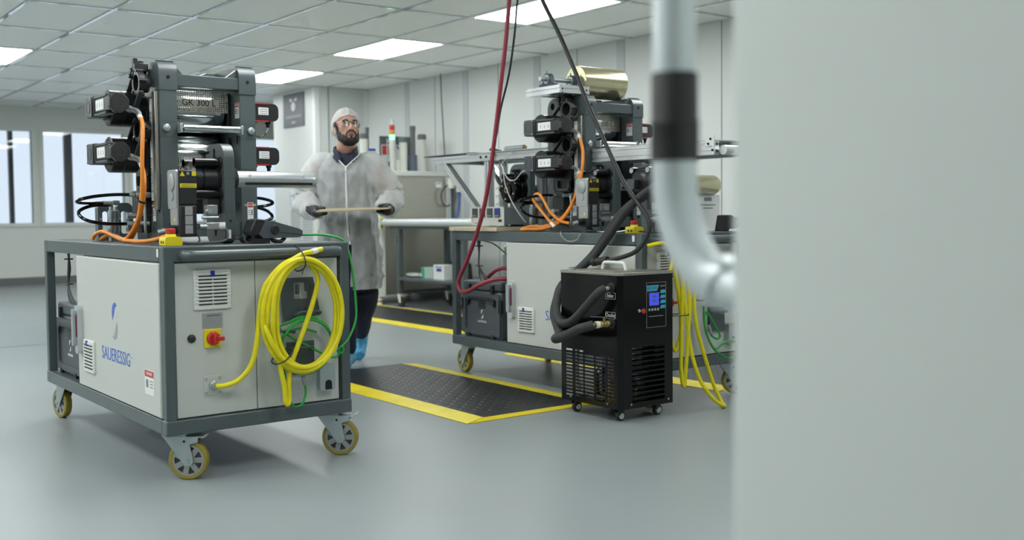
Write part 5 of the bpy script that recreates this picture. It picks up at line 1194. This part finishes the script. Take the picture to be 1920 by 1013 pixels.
# hair net: open puffy cap with a gathered rim
nv = []; NF = []; NU, NV_ = 48, 20; rim = []
for i in range(NV_+1):
    for j in range(NU):
        a = 2*PI*j/NU; yy = -math.cos(a)
        lim = PI*(.50-.075*math.cos(a)*1.0+.10*(1-math.cos(a))/2*1.6) if True else 0
        th = lim*i/NV_
        pu = 1+.045*math.sin(11*a+2*th)*math.sin(th)*(i/NV_)+.03*noise.noise(Vector((3*math.cos(a), 3*math.sin(a), 3*th)))
        p = hp(.090*pu*math.sin(th)*math.sin(a), .028-.112*pu*math.sin(th)*math.cos(a), .040+.098*pu*math.cos(th)-(.0 if math.cos(a) > 0 else .02*(i/NV_)))
        nv.append(p)
        if i == NV_: rim.append(p)
for i in range(NV_):
    for j in range(NU): k = (j+1) % NU; NF.append((i*NU+j, i*NU+k, (i+1)*NU+k, (i+1)*NU+j))
hn = obj('hair_net', MB().add(nv, NF), M_net, P, ang=180)
obj('net_band', MB().tube(rim, .0045, 6, 1, True), M_net, hn)
obj('net_seam', MB().tube([nv[i*NU]+Vector((0, -.002, .001)) for i in range(1, NV_)], .004, 6, 2), M_net, hn)
# safety glasses
G = MB(); n = 24; gv = []; gf = []
for i in range(n+1):
    a = math.radians(-72+144*i/n)
    for z in (-.022+.008*(abs(a) < .12), .018): gv.append(hp(.080*math.sin(a), -.022-.074*math.cos(a), z+.002))
for i in range(n): gf.append((2*i, 2*i+1, 2*i+3, 2*i+2))
gl = obj('safety_glasses', MB().add(gv, gf), M_clear, P, ang=180)
obj('glasses_brow', MB().tube([gv[2*i+1] for i in range(n+1)], .0018, 6, 1), M_vent, gl)
for s in (-1, 1): obj('temple_arm', MB().tube([hp(s*.076, -.045, .012), hp(s*.080, -.01, .008), hp(s*.080, .025, .0)], .0028, 6, 4), M_rubber, gl)
# clothing
TOR = [(1.392, .072, .066, .012, 0), (1.372, .105, .078, .012, 0), (1.345, .158, .092, .010, 0), (1.305, .196, .108, .006, 0), (1.25, .206, .122, 0, 0), (1.18, .196, .128, -.002, 0), (1.10, .186, .130, -.004, .003), (1.02, .182, .132, -.004, .006), (.94, .184, .136, -.004, .010), (.86, .188, .142, -.002, .012), (.78, .194, .15, 0, .012), (.70, .207, .157, .004, .008), (.62, .209, .164, .008, .006), (.56, .21, .168, .012, .0), (.515, .211, .17, .015, -.004)]
def torso(scale, n, fold, cut=None, zmin=0, mult=4):
    rows = []; T = []
    for k in range(len(TOR)-1):
        for m in range(mult):
            f = m/mult; T.append([TOR[k][i]*(1-f)+TOR[k+1][i]*f for i in range(5)])
    T.append(TOR[-1]); T = [r for r in T if r[0] >= zmin]
    vs = []; fs = []
    for z, rx, ry, cy, cx in T:
        low = max(0, min(1, (1.15-z)/.6))
        for j in range(n):
            a = 2*PI*j/n
            w = 1+fold*(low*.9*math.sin(9*a+2.5*math.sin(3*z)+1)*(.5+.5*math.sin(2*a+1))+.8*noise.noise(Vector((2.2*math.cos(a), 2.2*math.sin(a), z*3.2)))+.5*noise.noise(Vector((5*math.cos(a)+z*3, 5*math.sin(a), z*7))))
            sq = (abs(math.cos(a))**4+abs(math.sin(a))**4)**-.10
            vs.append(Vector((cx+rx*scale*w*sq*math.cos(a), cy+ry*scale*w*sq*math.sin(a), z)))
    for i in range(len(T)-1):
        for j in range(n):
            k = (j+1) % n; c = (vs[i*n+j]+vs[(i+1)*n+k])/2
            if cut and cut(c): continue
            fs.append((i*n+j, i*n+k, (i+1)*n+k, (i+1)*n+j))
    return vs, fs
def cutf(c):
    if c.y < .02 and c.z > 1.285 and abs(c.x-.018) < (c.z-1.285)*1.05+.004: return True
    return c.y < 0 and c.z < .80 and abs(c.x-.045+.10*(.80-c.z)) < (.80-c.z)*.10
sv, sf = torso(.97, 96, .075, cutf)
coat = MB().add(sv, sf)
def sleeve(path, r0, r1):
    Pp = catmull(path, 9); n = 26; m = len(Pp); rings = []
    for i, p in enumerate(Pp):
        f = i/(m-1); tv = (Pp[min(i+1, m-1)]-Pp[max(i-1, 0)]).normalized(); u, v = frame_of(tv)
        rr = (r0*(1-f)+r1*f+.016*math.sin(PI*min(1, f*1.25)))*(1+.045*math.sin(30*f+4*math.sin(5*f))*min(1, f*3))+(.016*math.exp(-((f-.55)/.12)**2))
        if f > .93: rr *= 1-.25*(f-.93)/.07
        rings.append([p+u*rr*math.cos(2*PI*j/n)*(1+.10*noise.noise(Vector((3*math.cos(2*PI*j/n), 3*math.sin(2*PI*j/n), 9*f+path[0][0]))))+v*rr*math.sin(2*PI*j/n)*(1+.10*noise.noise(Vector((4*math.cos(2*PI*j/n), 3*math.sin(2*PI*j/n), 8*f)))) for j in range(n)])
    return rings
for a in (armL, armR):
    s = 1 if a is armR else -1
    coat.loft(sleeve([(s*.118, .006, 1.292)]+a, .078, .056), False)
co = obj('coat', coat, M_coat, P, ang=180)
nrm = [v.normal.copy() for v in co.data.vertices]
for v, nn in zip(co.data.vertices, nrm):
    q = v.co
    fold = .022*noise.noise(Vector((q.x*16+q.z*3, q.y*16, q.z*5)))+.017*noise.noise(Vector((q.x*34, q.y*34-q.z*9, q.z*15)))
    fold += .017*(1-abs(math.sin(q.z*21+q.x*17+3*noise.noise(q*6))))**3
    v.co = q+nn*(max(fold, -.012)+.004)*min(1, max(.15, (1.36-q.z)*6))
obj('coat_placket', MB().tube([(.018, -.118, 1.283), (.020, -.130, 1.2), (.022, -.136, 1.08), (.026, -.140, .96), (.034, -.148, .86), (.044, -.155, .80)], .0055, 6, 5), M_label, co)
for sgn in (-1, 1): obj('coat_neck_edge', MB().tube([(.018, -.120, 1.284), (.018+sgn*.042, -.100, 1.325), (.014+sgn*.080, -.062, 1.365), (.006+sgn*.080, -.01, 1.392)], .0042, 6, 5), M_label, co)
hv, hf = torso(.79, 48, .01, None, .86, 2)
sh = obj('shirt', MB().add(hv, hf), M_navy, P, ang=180)
for sgn in (-1, 1):
    q = MB(); q.loft([[Vector(x) for x in r] for r in ([(sgn*.060, .045, 1.385), (sgn*.066, .045, 1.43), (sgn*.070, .045, 1.425), (sgn*.074, .045, 1.385)], [(sgn*.066, -.015, 1.375), (sgn*.068, -.012, 1.422), (sgn*.074, -.014, 1.416), (sgn*.082, -.02, 1.372)], [(.008+sgn*.048, -.072, 1.352), (.008+sgn*.050, -.064, 1.392), (.008+sgn*.060, -.070, 1.385), (.008+sgn*.078, -.078, 1.345)], [(.012+sgn*.024, -.098, 1.335), (.012+sgn*.030, -.088, 1.355), (.012+sgn*.046, -.096, 1.345), (.012+sgn*.050, -.108, 1.312)])])
    obj('collar', q, M_navy, sh, .002, 60)
tr = MB()
for l in (legF, legB): tr.loft([[p for p in r] for r in sleeve(l[:-1]+[tuple(Vector(l[-1])+Vector((0, 0, .01)))], .088, .064)], True)
tr.ell((0, 0, .86), (.14, .10, .10))
link('trousers', fuse(tr, .009, 2), M_navy, P, ang=180)
for path, nm in (([(-.015, .065, .055), (-.015, .03, .062), (-.012, -.06, .045), (-.007, -.17, .035)], 0), ([(.010, .455, .165), (.013, .41, .105), (.015, .365, .06), (.017, .315, .033)], 1)):
    sc_ = MB().tube(path, lambda f: .056-.018*f, 16, 5)
    sc_.ell(Vector(path[1])+Vector((0, .0, .04)), (.05, .055, .05))
    me = fuse(sc_, .007, 2); z = min(v.co.z for v in me.vertices)
    for v in me.vertices:
        v.co.z += (0.0005-z) if nm == 0 else (.0005-z); v.co += Vector((.3, .3, .3))*0
        w_ = noise.noise(v.co*38)*.004; v.co += Vector((w_, w_, abs(w_)))
    link('shoe_cover', me, M_bluecover, P, ang=180)
# gloved hands: palm, four fingers and a thumb closed on the board edge
def glove(hx, s, zb, arm):
    g = MB(); g.tube([Vector(arm[3]).lerp(Vector(arm[4]), .25), arm[4], (hx-s*.006, -.245, zb-.008)], .036, 14, 4); g.ell((hx-s*.004, -.262, zb-.012), (.034, .052, .034), 16, 10); g.tube([(hx-s*.012, -.215, zb-.004), (hx-s*.006, -.24, zb-.008)], .038, 14, 3)
    for k, L_ in enumerate((.80, 1.0, .96, .78)):
        y = -.300+.0215*k
        g.tube([(hx-s*.004, y, zb-.012), (hx+s*.024*L_, y-.003, zb-.023), (hx+s*.046*L_, y-.004, zb-.020), (hx+s*.062*L_, y-.004, zb-.0125)], lambda f: .0118-.002*f, 10, 4)
    g.tube([(hx-s*.002, -.228, zb+.006), (hx+s*.012, -.248, zb+.017), (hx+s*.034, -.268, zb+.017), (hx+s*.048, -.28, zb+.0135)], lambda f: .0125-.0025*f, 10, 4)
    return link('glove', fuse(g, .0035, 2), M_glove, P, ang=180)
glove(-.138, 1, 1.014, armL); glove(.288, -1, 1.022, armR)
MP = Matrix.Translation((3.225, 6.055, 0)) @ Matrix.Rotation(-yaw, 4, 'Z')
t = thing('carried_board', 'thin tan board held level in the gloved hands of the person', 'board', MP @ Vector((.082, -.33, 1.0205)), -yaw)
bo = obj('board_sheet', MB().add([(-.195, -.14, -.018), (.235, -.14, -.004), (.235, .13, .006), (-.195, .13, -.004), (-.195, -.14, -.010), (.235, -.14, .002), (.235, .13, .012), (-.195, .13, .006)], [(3, 2, 1, 0), (4, 5, 6, 7), (0, 1, 5, 4), (1, 2, 6, 5), (2, 3, 7, 6), (3, 0, 4, 7)]), M_board, t, .001)
